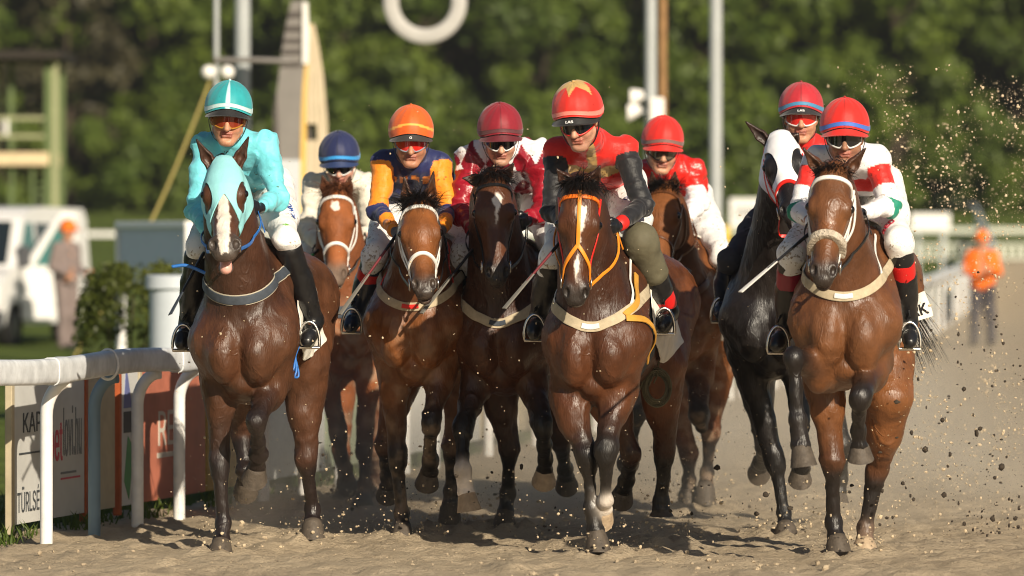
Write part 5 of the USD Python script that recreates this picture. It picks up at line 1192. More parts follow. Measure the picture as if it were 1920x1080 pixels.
py = [29.52, 30.42, 31.28, 32.16] + list(np.arange(33.1, 62, 1.0)) + list(np.arange(63, 150, 3.0))
for k, y in enumerate(py):
    z0 = zg(y); d = Rdir(y); s_ = np.array([d[1], -d[0], 0]); b0 = np.array([RX(y), y, z0]) - RO
    P = [b0 + [0, 0, -.15], b0 + [0, 0, .45], b0 + [0, 0, .66]] + [b0 + s_ * (.13 * (1 - math.cos(t))) + np.array([0, 0, .66 + .18 * math.sin(t)]) for t in np.linspace(.2, PI / 2, 8)]
    obj('post', tube(np.array(P), .0335, 12 if y < 45 else 8), 'post_grey' if k == 1 else 'post_white', rail, label='grey painted curved rail post' if k == 1 else None)
for a in np.arange(92, 172, 8.0):
    obj('rail_skirt', beam(a + .01, a + 7.99, .42, .02, .26, .14), 'post_white', rail, smooth=40)

# ------------------------------------------------------------------ advertising boards behind the rail
def board(label, y0, y1, m, prints=(), z0=.07, z1=.92, edge=None, name='advertising_board'):
    yb = (y0 + y1) / 2; p0, p1 = np.array([RX(y0) - .31, y0, 0]), np.array([RX(y1) - .31, y1, 0]); d = unit(p1 - p0); s_ = np.array([d[1], -d[0], 0]); L_ = np.linalg.norm(p1 - p0); Rm = np.array([d, s_, [0, 0, 1.0]])
    t = thing(name, label, 'advertising board', p0); obj('panel', moved(box(0, L_, -.012, .012, z0, z1), (0, 0, 0), Rm), m, t, smooth=False)
    if edge: obj('frame', moved(box(-.055, -.002, -.02, .02, z0 - .05, z1 + .02, .004), (0, 0, 0), Rm), edge, t, smooth=False)
    for kind, txt, u0, z, h_, wd, pm in prints:
        if kind == 't':
            mm = meshkit.text_mesh(txt, h_, .003, False); v = np.array(mm.vertices); v[:, 0] *= wd / max(v[:, 0].max(), 1e-6); f = np.array(mm.faces)
        else:
            g_ = extrude(sg.Polygon(txt), .003); v, f = np.array(g_[0]), g_[1]; v[:, 0] *= wd; v[:, 1] *= h_
        P = np.stack([u0 + v[:, 0], .012 + v[:, 2], z + v[:, 1]], 1) @ Rm
        obj('lettering' if kind == 't' else 'emblem', (P, f), pm, t, smooth=False)
    return t
BAR = [(0, 0), (1, 0), (1, 1), (0, 1)]
board('white board with black lettering and red and grey word, nearest behind the rail', 29.96, 31.30, 'board_white', [('t', 'KAP', .16, .55, .105, .36, 'print_dark'), ('s', BAR, .10, .435, .010, .44, 'print_dark'), ('t', 'TÜRLSÉTE', .06, .13, .105, .56, 'print_dark'),
      ('t', 'bet', .66, .38, .22, .27, 'print_rose'), ('t', 'lovi.hu', .94, .40, .26, .37, 'print_grey'), ('s', BAR, .90, .30, .012, .30, 'print_grey'), ('s', BAR, .90, .27, .010, .38, 'print_rose')], edge='board_cream')
board('narrow cream board with rust red edge beside the white lettered board', 31.36, 31.92, 'board_cream', [], edge='rust_edge')
board('white board with violet peak and green leaf emblem', 32.04, 32.40, 'board_white', [('s', [(0, 0), (1, 0), (.3, 1)], .06, .62, .24, .18, 'print_violet'), ('s', BAR, .06, .48, .12, .24, 'print_dark'), ('s', [(0, .3), (.5, 0), (1, .8), (.4, 1)], .07, .10, .36, .20, 'print_leaf')], edge='rust_edge')
board('faded red board with pale block lettering', 32.47, 33.9, 'board_red', [('t', 'REN', .35, .38, .20, .62, 'print_pale'), ('s', BAR, .35, .31, .03, .62, 'print_pale')], edge='board_cream')
board('ochre yellow board behind the rail post', 33.95, 35.2, 'board_ochre'); board('white board behind the legs of the turquoise rider\'s horse', 35.26, 37.0, 'board_white', edge='board_green')
board('pale green board between the white rail posts', 37.1, 39.3, 'board_green'); board('white board farther along the rail, after the pale green one', 39.4, 42.4, 'board_white'); board('cream board farthest along the rail', 42.5, 46.0, 'board_cream')

# ------------------------------------------------------------------ things behind the rail
mat('van_white', (.72, .71, .69), .25, .5, noise=.03); mat('glass_dark', (.012, .018, .022), .08, .7); mat('glass_teal', (.05, .16, .15), .1, .6); mat('bumper', (.07, .072, .078), .6, .3); mat('rubber', (.012, .012, .012), .8, .2)
mat('green_paint', (.085, .12, .04), .6, .3, noise=.2, nscale=3.0); mat('pale_green', (.27, .28, .15), .6, .3, noise=.15); mat('deck_cream', (.58, .46, .28), .7, .2, noise=.15); mat('roof_brown', (.03, .025, .02), .8, .2)
mat('pole_grey', (.34, .36, .36), .5, .4, noise=.1, nscale=3.0); mat('pole_wood', (.24, .14, .065), .85, .1, noise=.3, nscale=6.0); mat('lamp_white', (.72, .70, .66), .5, .3)
mat('sheet_metal', (.20, .185, .17), .40, .5, metallic=.35, noise=.15, nscale=3.0); mat('ring_grey', (.38, .37, .35), .6, .3, noise=.1, nscale=3.0); mat('sheet_dark', (.07, .06, .055), .45, .5, metallic=.5); mat('plank_cream', (.52, .43, .30), .7, .2, noise=.12, nscale=4.0); mat('plank_yellow', (.62, .40, .09), .65, .3, noise=.1); mat('base_grey', (.46, .48, .50), .6, .3, noise=.08)
mat('sign_white', (.70, .69, .66), .5, .3); mat('sign_yellow', (.72, .48, .05), .5, .3); mat('sign_red', (.45, .10, .08), .6, .3); mat('bin_white', (.46, .50, .54), .5, .3, noise=.05); mat('rope', (.34, .28, .10), .9, .1)
mat('work_grey', (.19, .15, .14), .85, .15, noise=.15, nscale=4.0); mat('work_orange', (.75, .16, .02), .7, .2, noise=.1, nscale=5.0); mat('trouser_grey', (.06, .056, .062), .85, .15, noise=.15, nscale=5.0)

def poly_px(pts, D, y0, y1):
    """A plate whose outline stands at distance D, given where its corners appear, with real thickness."""
    q = [(at(x, y, D)[0], at(x, y, D)[2]) for x, y in pts]; v, f = extrude(sg.Polygon(q).buffer(0), y1 - y0)
    return np.stack([v[:, 0], y0 + v[:, 2], v[:, 1]], 1), f[:, ::-1]

# van
c0 = np.array([-7.95, 78.0, zg(78)]); va = thing('parked_van', 'white van parked on the infield grass, nose towards the track', 'van', c0, math.radians(-11))
prof = [(0.02, .34), (0, .62), (.10, .86), (.42, 1.02), (.86, 1.12), (1.52, 1.80), (1.85, 1.93), (2.6, 1.97), (4.75, 1.95), (4.88, 1.80), (4.90, .36), (4.1, .34), (3.95, .55), (3.6, .66), (3.25, .55), (3.1, .32), (1.32, .32), (1.17, .55), (.82, .66), (.47, .55), (.34, .34)]
v, f = extrude(sg.Polygon(prof), 1.90); v = np.stack([v[:, 2] - .95, v[:, 0], v[:, 1]], 1); v[:, 0] *= 1 - .12 * np.clip((v[:, 2] - 1.0) / .95, 0, 1)
obj('body', (v, f), 'van_white', va, smooth=False)
for sx in (-1, 1):
    for y_ in (.82, 3.6):
        w = thing('wheel', None, None, (sx * .86, y_, .32), parent=str(va.GetPath()))
        obj('tyre', moved(lathe([(.20, -.10), (.31, -.10), (.33, -.07), (.33, .07), (.31, .10), (.20, .10), (.20, -.10)], 24), R=[[0, 1, 0], [0, 0, 1], [1, 0, 0]]), 'rubber', w); obj('rim', moved(lathe([(.001, sx * .06), (.20, sx * .085), (.20, 0)], 20), R=[[0, 1, 0], [0, 0, 1], [1, 0, 0]]), 'sheet_metal', w)
    xw = lambda z: sx * (.95 * (1 - .12 * max(0, (z - 1) / .95)) + .004)
    quad = [(1.02, 1.13), (1.95, 1.16), (1.95, 1.74), (1.62, 1.74)]; P = np.array([(xw(z), y, z) for y, z in quad] + [(xw(z) - sx * .02, y, z) for y, z in quad])
    obj('side_window', trimesh.convex.convex_hull(P), 'glass_teal' if sx > 0 else 'glass_dark', va, smooth=False)
    quad = [(2.15, 1.16), (3.1, 1.16), (3.1, 1.72), (2.15, 1.74)]; P = np.array([(xw(z), y, z) for y, z in quad] + [(xw(z) - sx * .02, y, z) for y, z in quad]); obj('side_window', trimesh.convex.convex_hull(P), 'glass_dark', va, smooth=False)
    obj('mirror', box(sx * 1.0 - .09, sx * 1.0 + .09, .98, 1.10, 1.12, 1.42, .03), 'bumper', va, smooth=False); obj('headlight', moved(trimesh.creation.icosphere(2, 1), (sx * .70, .14, .80), np.diag([.16, .13, .11])), 'lamp_white', va)
    obj('door_handle', box(sx * .955 - .015, sx * .955 + .015, 1.78, 1.92, .98, 1.02), 'bumper', va, smooth=False)
P = np.array([(sx * .80, .91, 1.16) for sx in (-1, 1)] + [(sx * .72, 1.47, 1.755) for sx in (-1, 1)] + [(sx * .80, .93, 1.13) for sx in (-1, 1)]) + [0, -.018, .01]; obj('windscreen', trimesh.convex.convex_hull(np.vstack([P, P + [0, .02, -.01]])), 'glass_dark', va, smooth=False)
obj('bumper', box(-.96, .96, -.06, .30, .26, .56, .05), 'bumper', va, smooth=False); obj('grille', box(-.45, .45, -.015, .05, .62, .82, .02), 'bumper', va, smooth=False)
# open cab door: frame with its window, swung out on the track side
dr = thing('door', None, None, (.97, 1.0, 0), parent=str(va.GetPath())); ring = sg.Polygon([(0, .40), (.95, .40), (1.0, 1.0), (.98, 1.88), (.70, 1.90), (0.02, 1.10)]); hole = sg.Polygon([(.20, 1.14), (.88, 1.14), (.88, 1.76), (.70, 1.78)])
Rd = np.array([unit([.55, .84, 0]), [0, 0, 1.0], unit([.84, -.55, 0])]); v, f = extrude(ring.difference(hole), .06); obj('door_frame', moved((v, f), R=Rd), 'van_white', dr, smooth=False); v, f = extrude(hole.buffer(.01), .012); obj('pane', moved((v + [0, 0, .024], f), R=Rd), 'glass_teal', dr, smooth=False)
v, f = extrude(sg.box(.60, .80, .82, .98), .02); obj('door_pocket', moved((v + [0, 0, .058], f), R=Rd), 'bumper', dr, smooth=False)

# standing people
def stander(label, px, D, hgt, top, trous, hat, turn=0.0, lean=0.0, vest=None, arm=.3):
    b = at(px, HORIZON, D); b[2] = zg(D); T = thing('person', label, 'person', b, turn); s = hgt / 1.75; F = Field(); A = lambda *q: np.array(q) * s
    hd = A(lean * .6, -.02, 1.60); F.ell(hd, np.array((.075, .095, .115)) * s, None, .02, SKIN); F.cap(hd + A(0, -.09, -.01), hd + A(0, -.105, -.03), .012, .014, .01, SKIN)
    for e in (-1, 1): F.ell(hd + A(e * .032, -.083, .015), (.011, .008, .008), None, .004, (.04, .03, .03)); F.ell(hd + A(e * .078, 0, 0), (.012, .02, .03), None, .01, SKIN)
    F.cap(hd + A(0, -.09, -.055) - A(.018, 0, 0), hd + A(.018, -.09, -.055), .006, .006, .004, LIP)
    F.cap(hd - A(0, -.01, .06), A(lean * .4, .02, 1.40), .055, .06, .03, SKIN); F.cap(A(lean * .4, .02, 1.36), A(0, .02, .95), .10, .11, .05, SKIN)
    J = Field(); K_ = Field(); G_ = Field()
    J.cap(A(-.09 + lean * .4, .02, 1.36), A(-.07, .02, .95), .115 * s, .125 * s, .05); J.cap(A(.09 + lean * .4, .02, 1.36), A(.07, .02, .95), .115 * s, .125 * s, .05); J.cap(A(lean * .4, .01, 1.44), A(lean * .4, .02, 1.38), .07 * s, .10 * s, .03)
    for e in (-1, 1):
        sh_, el_, ha = A(e * .19 + lean * .4, .02, 1.40), A(e * .25, .05 - arm * .1, 1.13), A(e * .20, -.12 - arm * .5, 1.00 + arm * .35)
        F.cap(sh_, el_, .045, .036, .02, SKIN); F.cap(el_, ha, .036, .026, .02, SKIN); hand_prims(F, ha, ha - el_ + A(0, -.05, -.04), A(-e, 0, 0), A(0, .5, .5), 0, SKIN)
        J.cap(sh_, el_, .066 * s, .058 * s, .03); J.cap(el_, ha * .9 + el_ * .1, .058 * s, .045 * s, .03)
        hp_, kn_, an_ = A(e * .09, .02, .92), A(e * .11, -.01 + e * .03, .50), A(e * .12, .03 + e * .06, .09); F.cap(hp_, kn_, .07, .05, .03, SKIN); F.cap(kn_, an_, .048, .035, .03, SKIN); F.cap(an_, an_ + A(0, -.15, -.05), .035, .03, .02, SKIN)
        K_.cap(hp_, kn_, .105 * s, .085 * s, .05); K_.cap(kn_, an_ + A(0, 0, .01), .085 * s, .075 * s, .04); G_ = Field(); G_.cap(an_ + A(0, .02, -.03), an_ + A(0, -.17, -.045), .048 * s, .042 * s, .02); G_.cap(an_ + A(0, 0, .05), an_, .055 * s, .055 * s, .02); obj('boot', G_.mesh(.012), 'black_leather', T)
    v, f = F.mesh(.012, [(2, hd[2] - .15, hd[2] + .14, .006)]); obj('body', (v, f), 'skin', T, tint=np.clip(F.colour(v, .004), 0, 1))
    for nm, q, m, sd in (('jacket', J, top, 3), ('trousers', K_, trous, 5)):
        v, f = q.mesh(.014); obj(nm, (v + vnormals(v, f) * ((meshkit.fbm(v * 8, 3, sd) - .5) * .03)[:, None], f), m, T)
    if vest:
        g = Field(); g.cap(A(-.08, .02, 1.34), A(-.06, .02, 1.0), .125 * s, .13 * s, .05); g.cap(A(.08, .02, 1.34), A(.06, .02, 1.0), .125 * s, .13 * s, .05); obj('vest', g.mesh(.014), vest, T)
    d = lathe([(.001, .135), (.05, .128), (.09, .09), (.115, .03), (.12, -.01), (.112, -.01), (.08, .07)], 24); h_ = obj('helmet', moved((d[0] * [.95, 1.12, 1.15] * s, d[1]), hd + A(0, 0, .025)), hat, T)
    obj('peak', moved(box(-.07, .07, -.19, -.10, .01, .025, .007), hd + A(0, 0, .01)), hat, h_); return T
stander('person in grey work clothes with orange helmet beside the white van', 126, 77.0, 1.76, 'work_grey', 'work_grey', 'work_orange', turn=.9, arm=.1)
stander('person in orange work jacket and grey trousers standing on the sand at the right', 1842, 80.0, 1.62, 'work_orange', 'trouser_grey', 'work_orange', turn=-.3, arm=.5)

# hedge, bin, notice board
rng = np.random.default_rng(9); D = 47.0; c = at(238, HORIZON, D); c[2] = 0
hb = thing('hedge', 'clipped leafy green hedge behind the rail', 'hedge', c); n = 7500; u_ = rng.normal(size=(n, 3)); u_ /= np.linalg.norm(u_, axis=1, keepdims=True); u_ = np.sign(u_) * np.abs(u_) ** .6; u_ /= np.abs(u_).max(1, keepdims=True) ** .5
lump = 1 + .28 * (meshkit.fbm(u_ * 2.6 + 5, 3, 4) - .5); p = u_ * lump[:, None] * rng.uniform(.72, 1.02, (n, 1)) * np.array([.44, .50, .70]); p[:, 2] += .66; p[:, 0] -= np.clip(p[:, 2] - .6, 0, 1) * -.12; p = p[p[:, 2] > .02]
obj('foliage', leaf_cloud(rng, p, p - [0, 0, .6], .030), 'hedge_leaf', hb, smooth=False)
q = rng.normal(size=(5, 3)) * .06; obj('stem', joined([tube(np.array([[a[0], a[1], -.05], [a[0] * 2, a[1] * 2, .5], [a[0] * 4, a[1] * 4, 1.1]]), [.02, .015, .006], 6) for a in q]), 'bark', hb)
D = 45.5; c = at(325, HORIZON, D); c[2] = 0; bn = thing('litter_bin', 'pale round bin with a wide rim behind the rail', 'bin', c); obj('drum', lathe([(.001, 0), (.19, 0), (.19, 1.19), (.001, 1.19)], 40), 'bin_white', bn, smooth=40); obj('rim', lathe([(.19, 1.16), (.225, 1.17), (.225, 1.27), (.19, 1.28), (.15, 1.275), (.15, 1.2)], 40), 'bin_white', bn, smooth=40)
D = 55.0; nb = thing('notice_board', 'white framed board standing above the hedge', 'board', (at(290, 0, D)[0], D, zg(D))); o = np.array([at(290, 0, D)[0], D, zg(D)])
sub_ = lambda m: (m[0] - o, m[1])
pa, pb = at(224, HORIZON, 56.0) - o, at(356, HORIZON, 54.0) - o; pa[2] = pb[2] = 0; dn_ = unit(pb - pa); nn_ = np.array([dn_[1], -dn_[0], 0]); LB = np.linalg.norm(pb - pa); RB = np.array([dn_, nn_, [0, 0, 1.0]])
obj('panel', moved(box(.06, LB - .05, -.02, .02, 1.17, 1.67), pa, RB), 'bin_white', nb, smooth=False)
for q in ((0, LB, 1.66, 1.73), (0, LB, 1.10, 1.18)): obj('frame', moved(box(q[0], q[1], -.05, .05, q[2], q[3], .008), pa, RB), 'van_white', nb, smooth=False)
for q in (0, LB - .07): obj('leg', moved(box(q, q + .07, -.045, .045, -.05, 1.659, .008), pa, RB), 'van_white', nb, smooth=False)

# finish tower: metal horn with a timber face
D = 62.0; o = np.array([at(562, 0, D)[0], D, zg(D)]); tw = thing('finish_marker', 'tall curved metal and timber finish marker behind the cream rider', 'marker', o)
left = [(546, 2), (536, 50), (528, 100), (521, 160), (513, 210), (514, 300)]; right = [(562, 310), (566, 200), (571, 110), (575, 50), (576, 2)]
obj('metal_side', sub_(poly_px(left + right, D, D, D + .5)), 'sheet_metal', tw, smooth=False)
for k, (y, hh) in enumerate(((22, 12), (48, 12), (72, 10), (92, 10), (116, 10))):
    xl = np.interp(y, [2, 50, 100, 160], [546, 536, 528, 521]); xr = np.interp(y, [2, 50, 110, 200], [576, 575, 571, 566]); obj('dark_band', sub_(poly_px([(xl - 1, y), (xr - 8, y), (xr - 8, y + hh), (xl - 2, y + hh)], D, D - .012, D + .1)), 'sheet_dark', tw, smooth=False)
obj('edge_plate', sub_(poly_px([(512, 214), (519, 170), (524, 310), (513, 310)], D, D - .03, D + .3)), 'sheet_dark', tw, smooth=False)
obj('riser', sub_(poly_px([(568, 5), (577, 5), (580, 60), (578, 120), (568, 120)], D, D - .05, D - .01)), 'lamp_white', tw, smooth=False)
EDGE_L, EDGE_R = [(574, 90), (566, 180), (562, 330), (560, 430)], [(586, 40), (598, 90), (606, 140), (613, 220), (616, 300), (616, 430)]
lx = lambda y: np.interp(y, [40, 90, 180, 330, 430], [580, 574, 566, 562, 560]); rx = lambda y: np.interp(y, [40, 90, 140, 220, 300, 430], [588, 598, 606, 613, 616, 616])
NP = 5
for k in range(NP):
    a, b = k / NP + .012, (k + 1) / NP - .012; ys_ = [45, 90, 140, 180, 220, 300, 430]; hole = k in (1, 2)
    def piece(y0, y1): ys2_ = [y0] + [y for y in ys_ if y0 < y < y1] + [y1]; return [(lx(y) + (rx(y) - lx(y)) * a, y) for y in ys2_] + [(lx(y) + (rx(y) - lx(y)) * b, y) for y in ys2_[::-1]]
    for y0, y1 in (((45, 232), (263, 430)) if hole else ((45, 430),)): obj('plank', sub_(poly_px(piece(y0, y1), D, D + .06 + .003 * k, D + .14)), 'plank_yellow' if k == 0 else 'plank_cream', tw, smooth=False)
obj('opening', sub_(poly_px([(571, 230), (582, 230), (585, 264), (566, 264)], D, D + .15, D + .2)), 'sheet_dark', tw, smooth=False)
obj('plinth', sub_(poly_px([(513, 300), (563, 300), (563, 425), (618, 425), (618, 715), (513, 715)], D, D - .05, D + .6)), 'base_grey', tw, smooth=False)

# masts, poles, lamps and the ring on its wire
def pole(label, px, D, r, ztop, m, name='lamp_post', cat='pole', more=()):
    o_ = np.array([at(px, 0, D)[0], D, zg(D)]); t = thing(name, label, cat, o_); obj('shaft', tube(np.array([[0, 0, -.2], [0, 0, ztop * .5], [0, 0, ztop]]), [r, r * .96, r * .9], 16), m, t); obj('cap', moved(lathe([(.001, .03), (r * .8, .02), (r * .95, 0), (.001, 0)], 16), (0, 0, ztop)), m, t); obj('base_plate', moved(lathe([(.001, .05), (r * 1.8, .05), (r * 2, 0)], 16), (0, 0, 0)), m, t)
    return t, o_
t, o = pole('thick grey pole left of the finish marker', 455, 64, .088, 9.0, 'pole_grey')
t, o = pole('thin mast with a side arm and two round lamps above the turquoise cap', 406, 60, .030, 8.5, 'pole_grey', 'mast', 'mast'); S6 = FPX / 60
zz = EYE + (HORIZON - 113) / S6 - o[2]; obj('arm', tube(np.array([[-.02, -.05, zz], [.42, -.05, zz], [.80, -.05, zz - .01]]), .030, 10), 'sheet_metal', t)
for x_ in (392, 427):
    l_ = thing('lamp', None, None, (at(x_, 0, 60)[0] - o[0], -.08, EYE + (HORIZON - 136) / S6 - o[2]), parent=str(t.GetPath())); obj('globe', trimesh.creation.icosphere(3, .075), 'lamp_white', l_); obj('bracket', tube(np.array([[0, .0, 0], [(-1 if x_ > 406 else 1) * .06, .06, .03]]), .012, 6), 'pole_grey', l_)
t, o = pole('grey lamp post right of the red caps, standing by itself', 1342, 66, .075, 9.5, 'pole_grey')
t, o = pole('grey steel post paired with a brown timber post', 1220, 64, .066, 9.0, 'pole_grey', 'steel_post')
zz = EYE + (HORIZON - 240) / (FPX / 64) - o[2]; obj('switch_box', box(-.02, .15, -.12, -.06, zz, zz + .34, .02), 'lamp_white', t, smooth=False)
for x_, y_ in ((1192, 181), (1187, 209)):
    p = np.array([at(x_, 0, 63.7)[0] - o[0], -.2, EYE + (HORIZON - y_) / (FPX / 63.7) - o[2]]); l_ = thing('floodlight', None, None, p, parent=str(t.GetPath()))
    obj('housing', moved(lathe([(.001, -.11), (.05, -.10), (.085, 0), (.10, .07), (.09, .075), (.001, .06)], 20), R=[[0, 0, 1.0], [0, 1, 0], unit([-.8, -.45, -.2])]), 'lamp_white', l_); obj('bracket', tube(np.array([[.0, 0, 0], [.10, .1, .0], [.17, .2, 0]]), .014, 6), 'pole_grey', l_)
t, o = pole('brown timber post beside the grey steel post', 1242, 64.3, .054, 9.0, 'pole_wood', 'timber_post')
D = 65.0; o = at(797, 4, D); rg = thing('finish_ring', 'large pale ring hanging on a wire above the riders', 'ring', o); S6 = FPX / D
an = np.linspace(0, 2 * PI, 49)[:-1]; q = np.stack([.39 * np.cos(an), 0 * an, .39 * np.sin(an)], 1); v, f = tube(q, 1.0, 12, True); cen = np.repeat(q, 12, 0); d = v - cen; obj('ring', (cen + d * [.088, .03, .088], f), 'ring_grey', rg)
obj('hanger', tube(np.array([[0, 0, .42], [0, 0, .9], [0, 0, 1.6]]), .012, 6), 'pole_grey', rg)
wz = o[2] + 1.6; wp = [at(455, 0, 60), at(797, 0, 65), at(1220, 0, 60)]; wr = thing('span_wire', 'thin wire strung high between the posts, carrying the ring', 'wire', (wp[1][0], D, wz)); obj('wire', tube(spline([[wp[0][0] - wp[1][0], 3.9, .35], [0, 0, 0], [wp[2][0] - wp[1][0], 3.9, .35]], 10), .008, 5), 'pole_grey', wr)
p0, p1, p2 = at(148, 655, 60), at(285, 412, 60), at(387, 170, 60.0); gy = thing('guy_rope', 'slanting ochre guy rope left of the turquoise rider', 'rope', p0 * [1, 1, 0]); q = spline([p0 + (p0 - p1) * .5, p0, p1, p2, at(405, 100, 60)], 8) - p0 * [1, 1, 0]; obj('rope', tube(q, .017, 6), 'rope', gy)

# judges' stand
D = 95.0; o = np.array([at(50, 0, D)[0], D, zg(D)]); st = thing('judges_stand', 'green and cream raised timber stand with stairs behind the van', 'stand', o); sub_ = lambda m: (m[0] - o, m[1]); S9 = FPX / D
Z = lambda y: EYE + (HORIZON - y) / S9 - o[2]; Xp = lambda x: at(x, 0, D)[0] - o[0]
for x0, x1, y_, m in ((84, 98, 0, 'green_paint'), (98, 109, 0, 'pale_green'), (10, 20, .6, 'green_paint'), (-70, -58, 0, 'green_paint'), (-65, -55, 2.4, 'green_paint'), (88, 100, 2.4, 'green_paint')): obj('post', box(Xp(x0), Xp(x1), y_, y_ + .12, -.1, Z(112)), m, st, smooth=False)
obj('deck', box(Xp(-90), Xp(92), -.06, 2.6, Z(310), Z(286), .01), 'deck_cream', st, smooth=False); obj('roof', box(Xp(-110), Xp(118), -.35, 2.9, Z(112), Z(96), .02), 'roof_brown', st, smooth=False)
for y in (218, 252): obj('hand_rail', box(Xp(-68), Xp(86), .01, .05, Z(y + 7), Z(y)), 'pale_green', st, smooth=False)
for k in range(9): obj('stair_tread', box(Xp(24), Xp(84), .2 + .22 * k, .46 + .22 * k, Z(430 - 14 * k), Z(425 - 14 * k)), 'green_paint', st, smooth=False)
for x in (22, 60): obj('stringer', moved(box(-.03, .03, .1, .14, 0, Z(312)), (Xp(x), 0, 0)), 'green_paint', st, smooth=False)
obj('cabin_wall', box(Xp(-68), Xp(-10), 1.2, 1.3, Z(286), Z(112)), 'pale_green', st, smooth=False); obj('window', box(Xp(-40), Xp(12), 1.16, 1.195, Z(250), Z(215)), 'sign_white', st, smooth=False)

# far rails, fences and signs
def fence(label, x0, x1, D, zt, rails, step, pw, m, name='far_rail', picket=None):
    o_ = np.array([x0, D, zg(D)]); t = thing(name, label, 'fence', o_)
    for z0, z1 in rails: obj('rail', box(0, x1 - x0, -.03, .03, z0, z1, .01), m, t, smooth=False)
    for x in np.arange(.0, x1 - x0 + .01, step): obj('post', box(x - pw, x + pw, -.02, .028, -.1, zt), m, t, smooth=False)
    if picket:
        for x in np.arange(.08, x1 - x0, picket[0]): obj('picket', box(x - picket[1], x + picket[1], -.012, .012, picket[2], picket[3]), m, t, smooth=False)
mat('fence_pale', (.52, .54, .46), .6, .3, noise=.1)
fence('thin white far rail across the infield grass', -17, 3, 140, 1.0, [(.90, 1.02)], 2.0, .03, 'post_white')
fence('pale picket fence at the far side of the track on the right', 4.2, 19, 150, .86, [(.74, .88), (.40, .46), (.06, .12)], 1.2, .045, 'fence_pale', 'picket_fence', (.22, .05, .05, .46))
def sign(label, x0, x1, y0, y1, D, m, txt=None, post='pole_grey', pr=.03, nm='sign_board'):
    o_ = np.array([at((x0 + x1) / 2, 0, D)[0], D, zg(D)]); t = thing(nm, label, 'sign', o_); S_ = FPX / D; w = (x1 - x0) / S_ / 2; za, zb = EYE + (HORIZON - y1) / S_ - o_[2], EYE + (HORIZON - y0) / S_ - o_[2]
    obj('panel', box(-w, w, -.02, .02, za, zb, .006), m, t, smooth=False)
    for e in ((-.6, .6) if w > .3 else (0,)): obj('post', box(e * w - pr, e * w + pr, .022, .06, -.1, zb - .05), post, t, smooth=False)
    if txt:
        g = meshkit.text_mesh(txt, (zb - za) * .42, .004, True); v = np.array(g.vertices); v[:, 0] -= v[:, 0].max() / 2; v[:, 0] *= 1.5 * w / max(v[:, 0].max() * 2, 1e-6); v[:, 1] += (za + zb) / 2 - (zb - za) * .21
        obj('lettering', (np.stack([v[:, 0], -.02 - v[:, 2], v[:, 1]], 1), np.array(g.faces)[:, ::-1]), 'print_dark', t, smooth=False)
sign('white distance sign with dark figures on a red post, left of the black horse', 1368, 1424, 372, 424, 110, 'sign_white', '2000', 'sign_red', .075)
sign('yellow board low beside the grey lamp post', 1320, 1368, 424, 456, 100, 'sign_yellow'); sign('blank white sign among the far fences on the right', 1708, 1782, 400, 432, 110, 'sign_white')
sign('low white hoarding seen between the maroon and orange riders', 845, 1000, 415, 440, 108, 'sign_white', nm='hoarding')

# ------------------------------------------------------------------ trees
def make_tree(seed, leaf, hgt, wid, label, low=.06, n=8000, size=.23):
    rng = np.random.default_rng(seed); T = thing('leafy_tree', label, 'tree', (0, 0, 0), group='trees along the far edge of the course'); cl, br = [], []
    trunk = np.array([[0, 0, -.3], [.1, .05, hgt * .25], [-.05, .1, hgt * .55], [.1, 0, hgt * .85]]); br.append(tube(spline(trunk, 5), np.linspace(.20, .04, 16), 8))
    for k in range(34):
        z = hgt * (low + (1 - low) * rng.uniform(0, 1) ** .9); prof_ = wid * (np.sin(min(1, .15 + z / hgt) * PI * .8) ** .7 + .15); a = rng.uniform(0, 2 * PI); r = prof_ * rng.uniform(.35, 1.0)
        c_ = np.array([math.cos(a) * r, math.sin(a) * r, z]); cl.append((c_, rng.uniform(.55, 1.15) * wid * .38)); zb = max(.3, z - rng.uniform(.3, 1.5)); br.append(tube(spline([[0, 0, zb], c_ * [.5, .5, 1] * 1.0, c_], 4), np.linspace(.06, .015, 9), 5))
    m_ = n // len(cl); P, N = [], []
    for c_, r in cl:
        u_ = rng.normal(size=(m_, 3)); u_ /= np.linalg.norm(u_, axis=1, keepdims=True); u_[:, 2] *= .8; lump = 1 + .5 * (meshkit.fbm(u_ * 2 + c_, 2, seed) - .5); P.append(c_ + u_ * (r * lump * rng.uniform(.55, 1.08, m_))[:, None]); N.append(u_ + [0, 0, .35])
    P, N = np.vstack(P), np.vstack(N); k = P[:, 2] > .1
    obj('crown', leaf_cloud(rng, P[k], N[k], size), leaf, T, smooth=False); obj('trunk', joined(br), 'bark', T); return T
LOOK = ['bright yellow green tree', 'broad yellow green tree', 'mid green tree', 'slim mid green tree', 'dark green tree', 'sparse brownish tree', 'low bright green bush']
LBL = ['bright yellow green leafy tree at the edge of the grass bank', 'mid green leafy tree in the wood behind the course', 'dark green shaded tree in the wood behind the course', 'sparse brownish tree among the green ones', 'low bright green bush in front of the wood']
protos = [make_tree(31, 'leaf_light', 9.5, 3.2, LBL[0]), make_tree(32, 'leaf_light', 8.0, 3.5, LBL[0]), make_tree(33, 'leaf_mid', 12.0, 3.7, LBL[1]), make_tree(34, 'leaf_mid', 11.0, 3.2, LBL[1]), make_tree(35, 'leaf_dark', 13.0, 3.8, LBL[2]), make_tree(36, 'leaf_brown', 9.0, 2.2, LBL[3], n=3000), make_tree(37, 'leaf_light', 3.2, 2.2, LBL[4], n=4500, size=.18)]
rnd = random.Random(12); spots = []
